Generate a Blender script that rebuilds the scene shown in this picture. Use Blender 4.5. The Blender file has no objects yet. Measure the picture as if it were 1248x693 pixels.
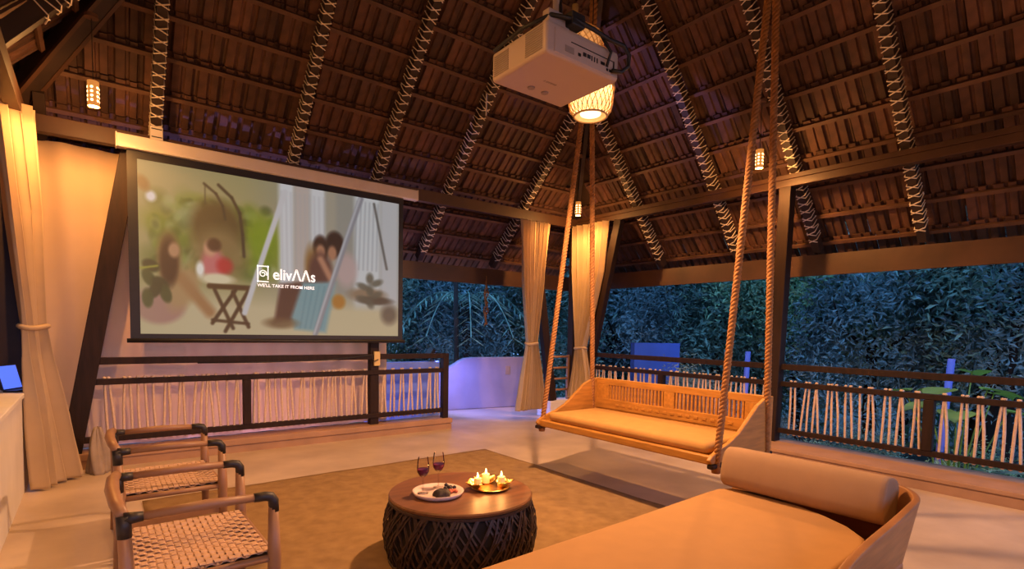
import bpy, bmesh, math, random
import numpy as np
from mathutils import Vector, Matrix, noise

random.seed(7)
rng = np.random.default_rng(7)
sc = bpy.context.scene
COL = sc.collection
PI = math.pi

# ------------------------------------------------------------------ camera
F_PX, CX, CY = 654.616, 618.863, 440.986
YAW, PITCH, ROLL = math.radians(37.7075), math.radians(-3.38555), math.radians(1.0932)
CAM = Vector((0, 0, 1.45))
_f = Vector((math.sin(YAW) * math.cos(PITCH), math.cos(YAW) * math.cos(PITCH), math.sin(PITCH)))
_r = Vector((math.cos(YAW), -math.sin(YAW), 0))
_u = _r.cross(_f)
_r2 = math.cos(ROLL) * _r + math.sin(ROLL) * _u
_u2 = -math.sin(ROLL) * _r + math.cos(ROLL) * _u
cam_d = bpy.data.cameras.new('camera')
cam_d.sensor_fit = 'HORIZONTAL'
cam_d.sensor_width = 36.0
cam_d.lens = F_PX / 1248 * 36
cam_d.shift_x = (624 - CX) / 1248
cam_d.shift_y = (CY - 346.5) / 1248
cam_d.clip_start = 0.05
cam_d.clip_end = 200
cam = bpy.data.objects.new('camera', cam_d)
COL.objects.link(cam)
cam.matrix_world = Matrix(((_r2.x, _u2.x, -_f.x, CAM.x), (_r2.y, _u2.y, -_f.y, CAM.y),
                           (_r2.z, _u2.z, -_f.z, CAM.z), (0, 0, 0, 1)))
sc.camera = cam

# ------------------------------------------------------------------ world (blue dusk) and exposure
w = bpy.data.worlds.new('dusk'); sc.world = w; w.use_nodes = True
bg = w.node_tree.nodes['Background']
bg.inputs[0].default_value = (0.13, 0.29, 0.62, 1)
bg.inputs[1].default_value = 3.1
sc.view_settings.view_transform = 'Standard'
sc.view_settings.look = 'None'
sc.view_settings.gamma = 1
sc.view_settings.use_curve_mapping = False
sc.view_settings.exposure = 0.3
sc.cycles.use_denoising = True
sc.cycles.max_bounces = 7
sc.cycles.sample_clamp_indirect = 4.0

WARM = (1.0, 0.52, 0.25)
AMBER = (1.0, 0.44, 0.12)


# ------------------------------------------------------------------ helpers
def V(*a): return Vector(a)


def tag(o, label=None, cat=None, group=None, kind=None):
    if label: o['label'] = label
    if cat: o['category'] = cat
    if group: o['group'] = group
    if kind: o['kind'] = kind
    return o


def empty(name, loc, label=None, cat=None, group=None, rz=0.0, kind=None):
    o = bpy.data.objects.new(name, None)
    o.empty_display_size = 0.1
    COL.objects.link(o)
    o.location = loc
    o.rotation_euler = (0, 0, rz)
    return tag(o, label, cat, group, kind)


class MB:
    """collects shapes into one mesh; origin = world point the coordinates are measured from"""
    def __init__(self, origin=(0, 0, 0)):
        self.v, self.f, self.o = [], [], Vector(origin)

    def add(self, vs, fs):
        n = len(self.v)
        self.v += [tuple(Vector(p) - self.o) for p in vs]
        self.f += [tuple(i + n for i in f) for f in fs]
        return self

    def box(self, x0, x1, y0, y1, z0, z1):
        return self.add([(x0, y0, z0), (x1, y0, z0), (x1, y1, z0), (x0, y1, z0), (x0, y0, z1), (x1, y0, z1), (x1, y1, z1), (x0, y1, z1)],
                        [(0, 3, 2, 1), (4, 5, 6, 7), (0, 1, 5, 4), (1, 2, 6, 5), (2, 3, 7, 6), (3, 0, 4, 7)])

    def beam(self, p0, p1, w, h, side=(0, 0, 1)):
        """bar from p0 to p1; h measured along 'side' projected, w across"""
        p0, p1 = Vector(p0), Vector(p1)
        d = (p1 - p0).normalized(); s = Vector(side)
        b = (s - d * s.dot(d)).normalized(); a = d.cross(b)
        vs = [p + a * (w / 2 * i) + b * (h / 2 * j) for p in (p0, p1) for i, j in ((-1, -1), (1, -1), (1, 1), (-1, 1))]
        return self.add(vs, [(0, 1, 2, 3), (7, 6, 5, 4), (0, 4, 5, 1), (1, 5, 6, 2), (2, 6, 7, 3), (3, 7, 4, 0)])

    def tube(self, pts, r, n=8, closed=False, caps=True):
        pts = [Vector(p) for p in pts]
        m = len(pts)
        rr = r if hasattr(r, '__len__') else [r] * m
        ref = None; rings = []
        for i in range(m):
            if closed: d = pts[(i + 1) % m] - pts[i - 1]
            else: d = pts[min(i + 1, m - 1)] - pts[max(i - 1, 0)]
            d.normalize()
            if ref is None:
                ref = Vector((0, 0, 1)) if abs(d.z) < 0.9 else Vector((1, 0, 0))
            a = ref - d * ref.dot(d)
            if a.length < 1e-5: a = d.orthogonal()
            a.normalize(); b = d.cross(a); ref = a
            rings.append([pts[i] + (a * math.cos(2 * PI * k / n) + b * math.sin(2 * PI * k / n)) * rr[i] for k in range(n)])
        vs = [p for ring in rings for p in ring]
        fs = []
        for i in range(m if closed else m - 1):
            j = (i + 1) % m
            for k in range(n):
                l = (k + 1) % n
                fs.append((i * n + k, i * n + l, j * n + l, j * n + k))
        if caps and not closed:
            fs.append(tuple(range(n))[::-1]); fs.append(tuple((m - 1) * n + k for k in range(n)))
        return self.add(vs, fs)

    def lathe(self, prof, c=(0, 0, 0), n=24, cap0=False, cap1=False):
        c = Vector(c); m = len(prof)
        vs = [c + Vector((r * math.cos(2 * PI * k / n), r * math.sin(2 * PI * k / n), z)) for r, z in prof for k in range(n)]
        fs = [(i * n + k, i * n + (k + 1) % n, (i + 1) * n + (k + 1) % n, (i + 1) * n + k) for i in range(m - 1) for k in range(n)]
        if cap0: fs.append(tuple(range(n))[::-1])
        if cap1: fs.append(tuple((m - 1) * n + k for k in range(n)))
        return self.add(vs, fs)

    def prism(self, poly, lo, hi):
        """plan polygon extruded between z lo and z hi"""
        n = len(poly)
        vs = [(x, y, lo) for x, y in poly] + [(x, y, hi) for x, y in poly]
        fs = [tuple(range(n))[::-1], tuple(range(n, 2 * n))] + [(i, (i + 1) % n, (i + 1) % n + n, i + n) for i in range(n)]
        return self.add(vs, fs)

    def slab(self, outline, t):
        """closed 3-D outline (coplanar points) thickened by vector t"""
        n = len(outline); t = Vector(t)
        vs = [Vector(p) for p in outline] + [Vector(p) + t for p in outline]
        fs = [tuple(range(n))[::-1], tuple(range(n, 2 * n))] + [(i, (i + 1) % n, (i + 1) % n + n, i + n) for i in range(n)]
        return self.add(vs, fs)

    def grid(self, fn, nu, nv):
        vs = [fn(i / nu, j / nv) for j in range(nv + 1) for i in range(nu + 1)]
        fs = [(j * (nu + 1) + i, j * (nu + 1) + i + 1, (j + 1) * (nu + 1) + i + 1, (j + 1) * (nu + 1) + i) for j in range(nv) for i in range(nu)]
        return self.add(vs, fs)

    def mesh(self, name, mat, smooth=False):
        me = bpy.data.meshes.new(name)
        me.from_pydata(self.v, [], self.f)
        bm = bmesh.new(); bm.from_mesh(me); bmesh.ops.recalc_face_normals(bm, faces=bm.faces); bm.to_mesh(me); bm.free()
        if mat: me.materials.append(mat)
        if smooth: me.polygons.foreach_set('use_smooth', [True] * len(me.polygons))
        return me

    def build(self, name, mat, parent=None, smooth=False, bevel=0, segs=2, sub=0, solid=0, **kw):
        me = self.mesh(name, mat, smooth)
        o = bpy.data.objects.new(name, me); COL.objects.link(o)
        if parent: o.parent = parent
        else: o.location = self.o
        if solid:
            m = o.modifiers.new('thickness', 'SOLIDIFY'); m.thickness = solid; m.offset = 0
        if bevel:
            m = o.modifiers.new('bevel', 'BEVEL'); m.width = bevel; m.segments = segs; m.limit_method = 'ANGLE'; m.angle_limit = math.radians(40)
        if sub:
            m = o.modifiers.new('smooth', 'SUBSURF'); m.levels = sub; m.render_levels = sub
        return tag(o, **kw)


def link(me, name, parent, mat4=None, **kw):
    o = bpy.data.objects.new(name, me); COL.objects.link(o)
    if parent: o.parent = parent
    if mat4 is not None: o.matrix_basis = mat4
    return tag(o, **kw)


def copy_tree(o, parent=None):
    c = o.copy(); COL.objects.link(c); c.parent = parent
    for ch in list(o.children): copy_tree(ch, c)
    return c


# ------------------------------------------------------------------ materials
MATS = {}


def mat(name, col, rough=0.6, var=0.15, scale=6.0, bump=0.0, bscale=None, metal=0.0, rand=0.0, stretch=None, spec=0.5,
        trans=0.0, coat=0.0, col2=None, sheen=0.0):
    m = bpy.data.materials.new(name); m.use_nodes = True
    nt = m.node_tree; N = nt.nodes; L = nt.links
    b = N['Principled BSDF']
    b.inputs['Roughness'].default_value = rough
    b.inputs['Metallic'].default_value = metal
    b.inputs['Specular IOR Level'].default_value = spec
    if coat: b.inputs['Coat Weight'].default_value = coat
    tc = N.new('ShaderNodeTexCoord'); mp = N.new('ShaderNodeMapping')
    L.new(tc.outputs['Object'], mp.inputs[0])
    if stretch: mp.inputs['Scale'].default_value = stretch
    nz = N.new('ShaderNodeTexNoise'); nz.inputs['Scale'].default_value = scale; nz.inputs['Detail'].default_value = 6
    L.new(mp.outputs[0], nz.inputs['Vector'])
    rp = N.new('ShaderNodeValToRGB')
    a = [max(0, c * (1 - var)) for c in col]; c2 = col2 or [min(1, c * (1 + var)) for c in col]
    rp.color_ramp.elements[0].color = (*a, 1); rp.color_ramp.elements[1].color = (*c2, 1)
    rp.color_ramp.elements[0].position = 0.3; rp.color_ramp.elements[1].position = 0.7
    L.new(nz.outputs['Fac'], rp.inputs[0])
    out = rp.outputs[0]
    if rand:
        oi = N.new('ShaderNodeObjectInfo'); mr = N.new('ShaderNodeMapRange')
        mr.inputs[3].default_value = 1 - rand; mr.inputs[4].default_value = 1 + rand
        L.new(oi.outputs['Random'], mr.inputs[0])
        hs = N.new('ShaderNodeHueSaturation'); L.new(mr.outputs[0], hs.inputs['Value']); L.new(out, hs.inputs['Color'])
        out = hs.outputs[0]
    L.new(out, b.inputs['Base Color'])
    if bump:
        n2 = N.new('ShaderNodeTexNoise'); n2.inputs['Scale'].default_value = bscale or scale * 4; n2.inputs['Detail'].default_value = 4
        L.new(mp.outputs[0], n2.inputs['Vector'])
        bp = N.new('ShaderNodeBump'); bp.inputs['Strength'].default_value = bump; bp.inputs['Distance'].default_value = 0.01
        L.new(n2.outputs['Fac'], bp.inputs['Height']); L.new(bp.outputs[0], b.inputs['Normal'])
    if trans:
        tr = N.new('ShaderNodeBsdfTranslucent'); L.new(out, tr.inputs[0])
        mx = N.new('ShaderNodeMixShader'); mx.inputs[0].default_value = trans
        L.new(b.outputs[0], mx.inputs[1]); L.new(tr.outputs[0], mx.inputs[2])
        L.new(mx.outputs[0], N['Material Output'].inputs[0])
    MATS[name] = m
    return m


def emit(name, col, s):
    m = bpy.data.materials.new(name); m.use_nodes = True
    b = m.node_tree.nodes['Principled BSDF']
    b.inputs['Base Color'].default_value = (*col, 1)
    b.inputs['Emission Color'].default_value = (*col, 1)
    b.inputs['Emission Strength'].default_value = s
    return m


def wavy(name, col, rough, axis, wscale, strength, var=0.2, col2=None, dist=1.0, ribs=0.0):
    """woven cloth/fibre: noise colour + fine ribs as relief"""
    m = mat(name, col, rough, var, 9, col2=col2)
    nt = m.node_tree; N = nt.nodes; L = nt.links
    tc = N.new('ShaderNodeTexCoord'); wv = N.new('ShaderNodeTexWave')
    wv.bands_direction = axis; wv.inputs['Scale'].default_value = wscale; wv.inputs['Distortion'].default_value = dist
    L.new(tc.outputs['Object'], wv.inputs['Vector'])
    bp = N.new('ShaderNodeBump'); bp.inputs['Strength'].default_value = strength; bp.inputs['Distance'].default_value = 0.004
    L.new(wv.outputs['Fac'], bp.inputs['Height']); L.new(bp.outputs[0], N['Principled BSDF'].inputs['Normal'])
    if ribs:
        hs = N.new('ShaderNodeHueSaturation'); mr = N.new('ShaderNodeMapRange'); mr.inputs[3].default_value = 1 - ribs; mr.inputs[4].default_value = 1 + ribs * .4
        src = N['Principled BSDF'].inputs['Base Color'].links[0].from_socket
        L.new(wv.outputs['Fac'], mr.inputs[0]); L.new(mr.outputs[0], hs.inputs['Value']); L.new(src, hs.inputs['Color']); L.new(hs.outputs[0], N['Principled BSDF'].inputs['Base Color'])
    return m


M_floor = mat('polished_cement', (0.46, 0.355, 0.275), 0.42, 0.14, 1.6, bump=0.08, bscale=18, col2=(0.60, 0.48, 0.375))
M_tile = mat('terracotta', (0.098, 0.043, 0.026), 0.7, 0.4, 7, bump=0.25, rand=0.45)
M_deck = mat('roof_deck', (0.05, 0.025, 0.015), 0.9)
M_dark = mat('dark_stained_wood', (0.022, 0.010, 0.006), 0.6, 0.3, 3, stretch=(8, 8, 1), bump=0.1, spec=0.25)
M_raft = mat('rafter_wood', (0.030, 0.015, 0.010), 0.6, 0.3, 4)
M_batt = mat('batten_wood', (0.11, 0.052, 0.03), 0.65, 0.3, 5)
M_beam = mat('beam_wood', (0.070, 0.030, 0.014), 0.5, 0.25, 3)
M_lace = mat('white_lacing_cord', (0.85, 0.74, 0.60), 0.7, 0.1, 20)
M_plinth = mat('plinth_plaster', (0.40, 0.23, 0.13), 0.55, 0.12, 4)
M_white = mat('white_plaster', (0.72, 0.68, 0.64), 0.8, 0.06, 3, bump=0.1)
M_rope = mat('manila_rope', (0.32, 0.14, 0.04), 0.85, 0.25, 30)
M_cordw = mat('railing_cord', (0.66, 0.50, 0.38), 0.8, 0.12, 30)
M_curt = mat('cream_curtain', (0.62, 0.46, 0.28), 0.85, 0.06, 4, trans=0.25)
M_sheet = mat('canvas_sheet', (0.74, 0.55, 0.36), 0.85, 0.05, 2, trans=0.35)
M_case = mat('screen_casing', (0.78, 0.70, 0.60), 0.35, 0.03)
M_black = mat('black_plastic', (0.012, 0.011, 0.011), 0.5, 0.2)
M_teak = mat('teak', (0.42, 0.19, 0.035), 0.42, 0.22, 4, stretch=(9, 1, 9), bump=0.05)
M_teakx = mat('teak_side', (0.42, 0.19, 0.035), 0.42, 0.22, 4, stretch=(1, 9, 9), bump=0.05)
M_cush = wavy('ochre_cushion', (0.45, 0.245, 0.07), 0.9, 'X', 90, 0.15, 0.06)
M_bed = wavy('tan_mattress', (0.40, 0.215, 0.078), 0.9, 'Y', 120, 0.10, 0.04)
M_bol = wavy('taupe_bolster', (0.33, 0.20, 0.11), 0.92, 'Y', 110, 0.15, 0.05)
M_shell = mat('bed_shell_wood', (0.31, 0.135, 0.042), 0.45, 0.2, 4, stretch=(1, 1, 8))
M_chair = mat('ash_wood', (0.30, 0.155, 0.075), 0.45, 0.15, 5, stretch=(1, 1, 1))
M_leather = mat('black_leather', (0.018, 0.013, 0.012), 0.5, 0.2, 12)
M_weave = mat('paper_cord_weave', (0.52, 0.34, 0.235), 0.8, 0.12, 30)
M_under = mat('seat_underside', (0.09, 0.05, 0.03), 0.9)
M_rug = wavy('jute_rug', (0.36, 0.21, 0.08), 0.95, 'Y', 34, 1.0, 0.12, col2=(0.44, 0.27, 0.11), dist=1.2, ribs=.4)
M_ttop = mat('walnut_top', (0.15, 0.060, 0.022), 0.42, 0.25, 4, stretch=(1, 6, 1))
M_wick = mat('dark_wicker', (0.035, 0.016, 0.010), 0.55, 0.35, 25)
M_core = mat('basket_core', (0.012, 0.007, 0.005), 0.9)
M_plate = mat('pinkish_stoneware', (0.62, 0.46, 0.42), 0.35, 0.06)
M_bun = mat('chocolate_bun', (0.022, 0.011, 0.008), 0.7, 0.4, 30, bump=0.4)
M_berry = mat('dark_berry', (0.02, 0.012, 0.02), 0.35)
M_nut = mat('red_fruit', (0.45, 0.09, 0.04), 0.4)
M_gold = mat('gold_leaf_metal', (0.85, 0.55, 0.18), 0.28, 0.1, 10, metal=1.0)
M_wax = mat('candle_wax', (0.85, 0.66, 0.38), 0.5, 0.03, trans=0.3)
M_proj = mat('projector_plastic', (0.48, 0.38, 0.32), 0.4, 0.02)
M_grille = mat('projector_grille', (0.30, 0.24, 0.20), 0.5, 0.1)
M_bamboo = mat('woven_bamboo', (0.66, 0.46, 0.20), 0.6, 0.15, 20)
M_brass = emit('amber_lamp_tube', (0.75, 0.30, 0.06), 0.55)
M_leaf = [mat('leaf_teal', (0.20, 0.37, 0.30), 0.6, 0.75, 2.2, trans=0.2, rand=0.25),
          mat('leaf_blue', (0.19, 0.33, 0.36), 0.6, 0.75, 2.2, trans=0.2, rand=0.25),
          mat('leaf_green', (0.24, 0.41, 0.24), 0.6, 0.75, 2.2, trans=0.2, rand=0.25)]
M_bright = mat('leaf_bright', (0.16, 0.34, 0.06), 0.5, 0.3, 3, trans=0.3)
M_bark = mat('bark', (0.02, 0.014, 0.012), 0.9, 0.4, 8, bump=0.4)
M_soil = mat('garden_soil', (0.03, 0.045, 0.035), 0.95, 0.5, 1.5)
M_blue = mat('blue_light_colour', (0.03, 0.11, 0.62), 0.6, 0.15, 2)  # blue light in the garden put into a flat colour
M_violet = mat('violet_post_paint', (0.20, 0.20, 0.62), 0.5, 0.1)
M_bluelit = mat('blue_light_tint', (0.16, 0.26, 0.75), 0.7, 0.1)  # blue light falling on the low wall put into its colour
M_lilac = mat('violet_light_tint', (0.27, 0.26, 0.34), 0.85, 0.08, 3, bump=0.1)  # white wall; the violet light on it is put into its colour
M_yel = mat('yellowed_socket', (0.72, 0.52, 0.18), 0.4, 0.05)
M_grey = mat('grey_cloth', (0.33, 0.26, 0.20), 0.9, 0.15, 8)
E_glow = emit('lamp_glow', (1.0, 0.66, 0.30), 5)
E_glow2 = emit('lantern_glow', (1.0, 0.78, 0.42), 2.2)
E_flame = emit('candle_flame', (1.0, 0.62, 0.22), 14)
E_lap = emit('laptop_glow', (0.10, 0.20, 1.0), 0.8)


def glass_mat(name, col, rough=0.0):
    m = bpy.data.materials.new(name); m.use_nodes = True
    b = m.node_tree.nodes['Principled BSDF']
    b.inputs['Base Color'].default_value = (*col, 1); b.inputs['Roughness'].default_value = rough
    b.inputs['Transmission Weight'].default_value = 1; b.inputs['IOR'].default_value = 1.45
    return m


M_glass = bpy.data.materials.new('clear_glass'); M_glass.use_nodes = True
_n = M_glass.node_tree.nodes; _l = M_glass.node_tree.links
_t = _n.new('ShaderNodeBsdfTransparent'); _g = _n.new('ShaderNodeBsdfGlossy'); _g.inputs['Roughness'].default_value = .03
_fz = _n.new('ShaderNodeFresnel'); _fz.inputs[0].default_value = 1.22; _mx = _n.new('ShaderNodeMixShader')
_t.inputs[0].default_value = (.96, .95, .95, 1)
_l.new(_fz.outputs[0], _mx.inputs[0]); _l.new(_t.outputs[0], _mx.inputs[1]); _l.new(_g.outputs[0], _mx.inputs[2]); _l.new(_mx.outputs[0], _n['Material Output'].inputs[0])
M_wine = mat('red_wine', (0.16, 0.02, 0.05), 0.08, 0.05)


def light(name, kind, loc, power, col, parent=None, r=0.05, target=None, angle=150, blend=0.6):
    d = bpy.data.lights.new(name, kind); d.energy = power; d.color = col
    d.shadow_soft_size = r
    o = bpy.data.objects.new(name, d); COL.objects.link(o)
    o.location = loc
    if kind == 'SPOT':
        d.spot_size = math.radians(angle); d.spot_blend = blend
    if target is not None:
        o.rotation_euler = (Vector(target) - Vector(loc)).to_track_quat('-Z', 'Y').to_euler()
    if parent:
        o.location = Vector(loc) - parent.location; o.parent = parent
    return o


# ================================================================== SETTING
XL, XR, YF, YN = -0.49, 6.72, 6.78, -1.82          # plate lines (walls)
Z0 = 3.40                                          # underside of rafters over the plates
AL, AR = math.radians(45.657), math.radians(50.66)
TL, TR = math.tan(AL), math.tan(AR)
ZA = Z0 + (XR - XL) / 2 * TR

fl = MB()
fl.prism([(-0.75, -2.0), (6.98, -2.0), (6.98, 6.95), (6.75, 6.95), (6.75, 8.3), (4.05, 8.3), (4.05, 6.95), (-0.75, 6.95)], -1.2, 0)
fl.build('floor', M_floor, kind='structure')
MB().add([(-30, -30, -1.2), (45, -30, -1.2), (45, 45, -1.2), (-30, 45, -1.2)], [(0, 1, 2, 3)]).build('ground', M_soil, kind='structure')

# plinths under the railings: base, recessed groove, cap
t1 = MB().box(-0.45, 4.13, 6.66, 6.97, 0, 0.075).build('trim_1', M_plinth, kind='structure')
MB().box(-0.45, 4.125, 6.668, 6.97, 0.075, 0.087).build('groove', M_plinth, t1)
MB().box(-0.45, 4.14, 6.65, 6.98, 0.087, 0.155).build('cap', M_plinth, t1, bevel=0.006)
t2 = MB().box(6.25, 6.97, -2.0, 6.62, 0, 0.085).build('trim_2', M_plinth, kind='structure')
MB().box(6.262, 6.97, -2.0, 6.61, 0.085, 0.098).build('groove', M_plinth, t2)
MB().box(6.24, 6.98, -2.0, 6.62, 0.098, 0.14).build('cap', M_plinth, t2, bevel=0.006)
MB().box(6.04, 6.98, 6.62, 6.96, 0, 0.27).build('trim_3', M_white, kind='structure', bevel=0.01)
# low wall on the left with its coping
wl = MB().box(-0.75, -0.487, -2.0, 6.45, 0, 0.80).build('wall_left', M_white, kind='structure')
MB().box(-0.77, -0.47, -2.0, 6.46, 0.80, 0.84).build('coping', M_white, wl, bevel=0.006)
MB().box(-2.3, -2.2, -3.0, 7.3, -1.2, 4.5).build('wall_added_side', M_raft, kind='structure')  # added dark wall, hides the bright sky beyond the left opening
MB().box(-2.3, -0.56, 7.3, 7.4, -1.2, 4.5).build('wall_added_far', M_raft, kind='structure')  # second added wall, closes the rest of that sky gap
MB().box(-0.75, 6.98, -2.12, -2.0, 0, 0.9).build('wall_near', M_white, kind='structure')


# roof faces: P(u along eave, s up the slope, h above the rafters' underside)
class Face:
    def __init__(s, O, a, d, ang, name):
        s.O, s.a, s.d, s.ang, s.name = Vector(O), Vector(a), Vector(d), ang, name
        s.c, s.s = math.cos(ang), math.sin(ang)
        s.n = -s.d * s.s + Vector((0, 0, 1)) * s.c
        s.up = s.d * s.c + Vector((0, 0, 1)) * s.s

    def P(s, u, sl, h=0): return s.O + s.a * u + s.up * sl + s.n * h

    def rng(s, z):
        if s.name in ('far', 'near'):
            k = (z - Z0) / TR; return XL + k, XR - k
        k = (z - Z0) / TL; return YN + k, YF - k

    def top(s, u):  # slope length at which a rafter at u meets the hip
        if s.name in ('far', 'near'): z = Z0 + TR * min(u - XL, XR - u)
        else: z = Z0 + TL * min(u - YN, YF - u)
        return (min(z, ZA) - Z0) / s.s


FACES = {'far': Face((0, YF, Z0), (1, 0, 0), (0, -1, 0), AL, 'far'),
         'right': Face((XR, 0, Z0), (0, 1, 0), (-1, 0, 0), AR, 'right'),
         'left': Face((XL, 0, Z0), (0, 1, 0), (1, 0, 0), AR, 'left'),
         'near': Face((0, YN, Z0), (1, 0, 0), (0, 1, 0), AL, 'near')}
S_EAVE = {'far': -0.87 / math.cos(AL), 'near': -0.87 / math.cos(AL), 'right': -0.73 / math.cos(AR), 'left': -0.73 / math.cos(AR)}
SMAX = (ZA - Z0)

# one terracotta tile: two rolls, thick head edge towards the batten (local x across, y up the slope, z outwards)
TW, GAUGE = 0.236, 0.385
prof = [(0, 0), (.010, .026), (.028, .034), (.046, .026), (.056, 0), (.112, .002), (.122, .024), (.142, .024), (.152, .002), (.226, .0), (.236, .018)]
tv = []
for y, l in ((0.0, 0.0), (-GAUGE - 0.05, 0.034)):
    tv += [(x - TW / 2, y, z + l) for x, z in prof]
tv += [(x - TW / 2, 0.0, z + 0.022) for x, z in prof]
K = len(prof)
tf = [(i, i + 1, K + i + 1, K + i) for i in range(K - 1)] + [(2 * K + i, 2 * K + i + 1, i + 1, i) for i in range(K - 1)]
tile_me = bpy.data.meshes.new('roof_tile'); tile_me.from_pydata(tv, [], tf); tile_me.materials.append(M_tile)


def in_view(p, m=0.04):
    d = p - CAM; z = d.dot(_f)
    if z < 0.1: return False
    x = (CX + F_PX * d.dot(_r2) / z) / 1248; y = (CY - F_PX * d.dot(_u2) / z) / 693
    return -m < x < 1 + m and -m < y < 1 + m


def lacing(face, u, s0, s1, wd, dp, pitch, parent):
    """cord wound both ways round a rafter, so that it crosses on the underside"""
    mb = MB(); r = 0.0062; e = 0.008
    for sg in (1, -1):
        pts = []; s = s0; k = 0
        corners = [(-wd / 2 - e, -e), (wd / 2 + e, -e), (wd / 2 + e, dp + e), (-wd / 2 - e, dp + e)]
        order = (0, 1, 2, 3) if sg > 0 else (1, 0, 3, 2)
        frac = (0.0, 0.36, 0.5, 0.86)
        while s < s1 - pitch:
            jit = random.uniform(-.12, .12) * pitch
            for q, fr in zip(order, frac):
                w_, h_ = corners[q]
                if fr == 0.0:
                    pts.append(face.P(u + w_, s + jit, h_))
                    w2, _ = corners[order[1]]
                    pts.append(face.P(u + (w_ + w2) / 2, s + jit + 0.2 * pitch, h_ - 0.006))
                else:
                    pts.append(face.P(u + w_, s + fr * pitch + jit, h_))
            s += pitch
        if len(pts) > 2: mb.tube(pts, r, 4, caps=False)
    return mb.build('lacing', M_lace, parent, label='white cord laced crosswise around the rafter')


RAFT = {'far': [-0.35, 0.56, 1.95, 3.02, 4.11, 5.54], 'right': [5.53, 4.21, 3.13, 2.01, 0.9, -0.3],
        'left': [5.45, 4.2, 3.1, 2.0, 0.9, -0.3], 'near': [0.56, 1.95, 3.02, 4.11, 5.54]}
ceil = {}
for key, F in FACES.items():
    se = S_EAVE[key]
    st = (ZA - Z0) / F.s
    zl = Z0 + se * F.s
    a, b = F.rng(zl); c0, c1 = F.rng(ZA)
    lift = V(0, 0, 0.37)
    outline = [F.P(a, se) + lift, F.P(b, se) + lift, F.P(c1, st) + lift, F.P(c0, st) + lift]
    cl = MB().slab(outline, V(0, 0, 0.05)).build('ceiling_' + key, M_deck, kind='structure')
    ceil[key] = cl
    if key == 'near':
        continue
    # rafters, each with its lacing
    for u in RAFT[key]:
        top = F.top(u) - 0.05
        mids = [F.P(u, s_, 0.06) for s_ in np.linspace(se + .1, top, 12)]
        if not any(in_view(p, .1) for p in mids): continue
        rf = MB().beam(F.P(u, se + 0.02, 0.06), F.P(u, top, 0.06), 0.085, 0.12, F.n).build('rafter', M_raft, cl)
        vis = [s_ for s_ in np.linspace(se + .1, top, 60) if in_view(F.P(u, s_, 0), .06)]
        if vis and key != 'left' and not (key == 'far' and u < 0):
            lacing(F, u, max(se + .18, min(vis)), max(vis), 0.085, 0.12, 0.105, rf)
    if key == 'left':
        F_ = F
        u = 5.0; rf = [c for c in cl.children if c.name.startswith('rafter')]
        if rf: lacing(F, 5.45, 0.4, 3.2, 0.085, 0.12, 0.105, rf[0])
    # battens
    rows = [se + 0.10 + i * GAUGE for i in range(40)]
    for s_ in rows:
        z = Z0 + s_ * F.s
        if z > ZA - .3: break
        a, b = F.rng(z)
        ends = np.linspace(a, b, 20)
        vis = [u for u in ends if in_view(F.P(u, s_, .13), .08)]
        if not vis: continue
        lo = max(a, min(vis) - .5); hi = min(b, max(vis) + .5)
        MB().beam(F.P(lo, s_ - .03, .137), F.P(hi, s_ - .03, .137), 0.042, 0.034, F.n).build('batten', M_batt, cl)
    # tiles
    cand = []
    for i, s_ in enumerate(rows):
        z = Z0 + s_ * F.s
        if z > ZA - .3: break
        a, b = F.rng(z); u = a - 0.1 + (0.5 if i % 2 else 0.0) * 0
        while u < b + 0.1:
            p = F.P(u, s_ - .2, .16)
            if in_view(p, .08): cand.append(((p - CAM).length, u, s_))
            u += TW - 0.004
    cand.sort()
    rot = Matrix((F.a, F.up, F.n)).transposed() if F.a.cross(F.up).dot(F.n) > 0 else Matrix((-F.a, F.up, F.n)).transposed()
    lim = 300 if key != 'left' else 60
    rest = MB()
    for q, (d_, u, s_) in enumerate(cand):
        jit = Matrix.Rotation(random.uniform(-.018, .018), 3, 'Z') @ Matrix.Rotation(random.uniform(-.02, .02), 3, 'Y')
        m4 = Matrix.Translation(F.P(u, s_ + .03, 0.157 + random.uniform(0, .006))) @ (rot @ jit).to_4x4()
        if q < lim: link(tile_me, 'roof_tile', cl, m4)
        else: rest.add([m4 @ Vector(p) for p in tv], tf)
    if rest.f: rest.build('roof_tiles', M_tile, cl, kind='stuff')
    # fascia board at the eave
    zl = Z0 + se * F.s; a, b = F.rng(zl)
    pa, pb = F.P(a, se, 0), F.P(b, se, 0)
    MB().box(min(pa.x, pb.x) - .02, max(pa.x, pb.x) + .02, min(pa.y, pb.y) - .02, max(pa.y, pb.y) + .02, 2.232, 2.50).build('fascia', M_beam, cl)

# hip beams
apex = V((XL + XR) / 2, YF - (ZA - Z0) / TL, ZA)
for cx_, cy_ in ((XL, YF), (XR, YF)):
    c = V(cx_, cy_, Z0)
    d = (apex - c)
    off = V(0, 0, 0.13)
    if cx_ == XR:
        MB().beam(c - d * 0.19 + V(0, 0, .20), c + d * 0.97 + V(0, 0, .20), 0.06, 0.10).build('hip_beam', M_raft, ceil['far'])
        continue
    hb = MB().beam(c - d * 0.19 + off, c + d * 0.97 + off, 0.13, 0.16).build('hip_beam', M_raft, ceil['far'])
    for sg in (-1, 1):
        sd = V(d.y, -d.x, 0).normalized() * (0.068 * sg)
        MB().beam(c - d * 0.19 + off + sd + V(0, 0, -.09), c + d * 0.97 + off + sd + V(0, 0, -.09), 0.035, 0.03).build('edge_strip', M_beam, hb)

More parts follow.
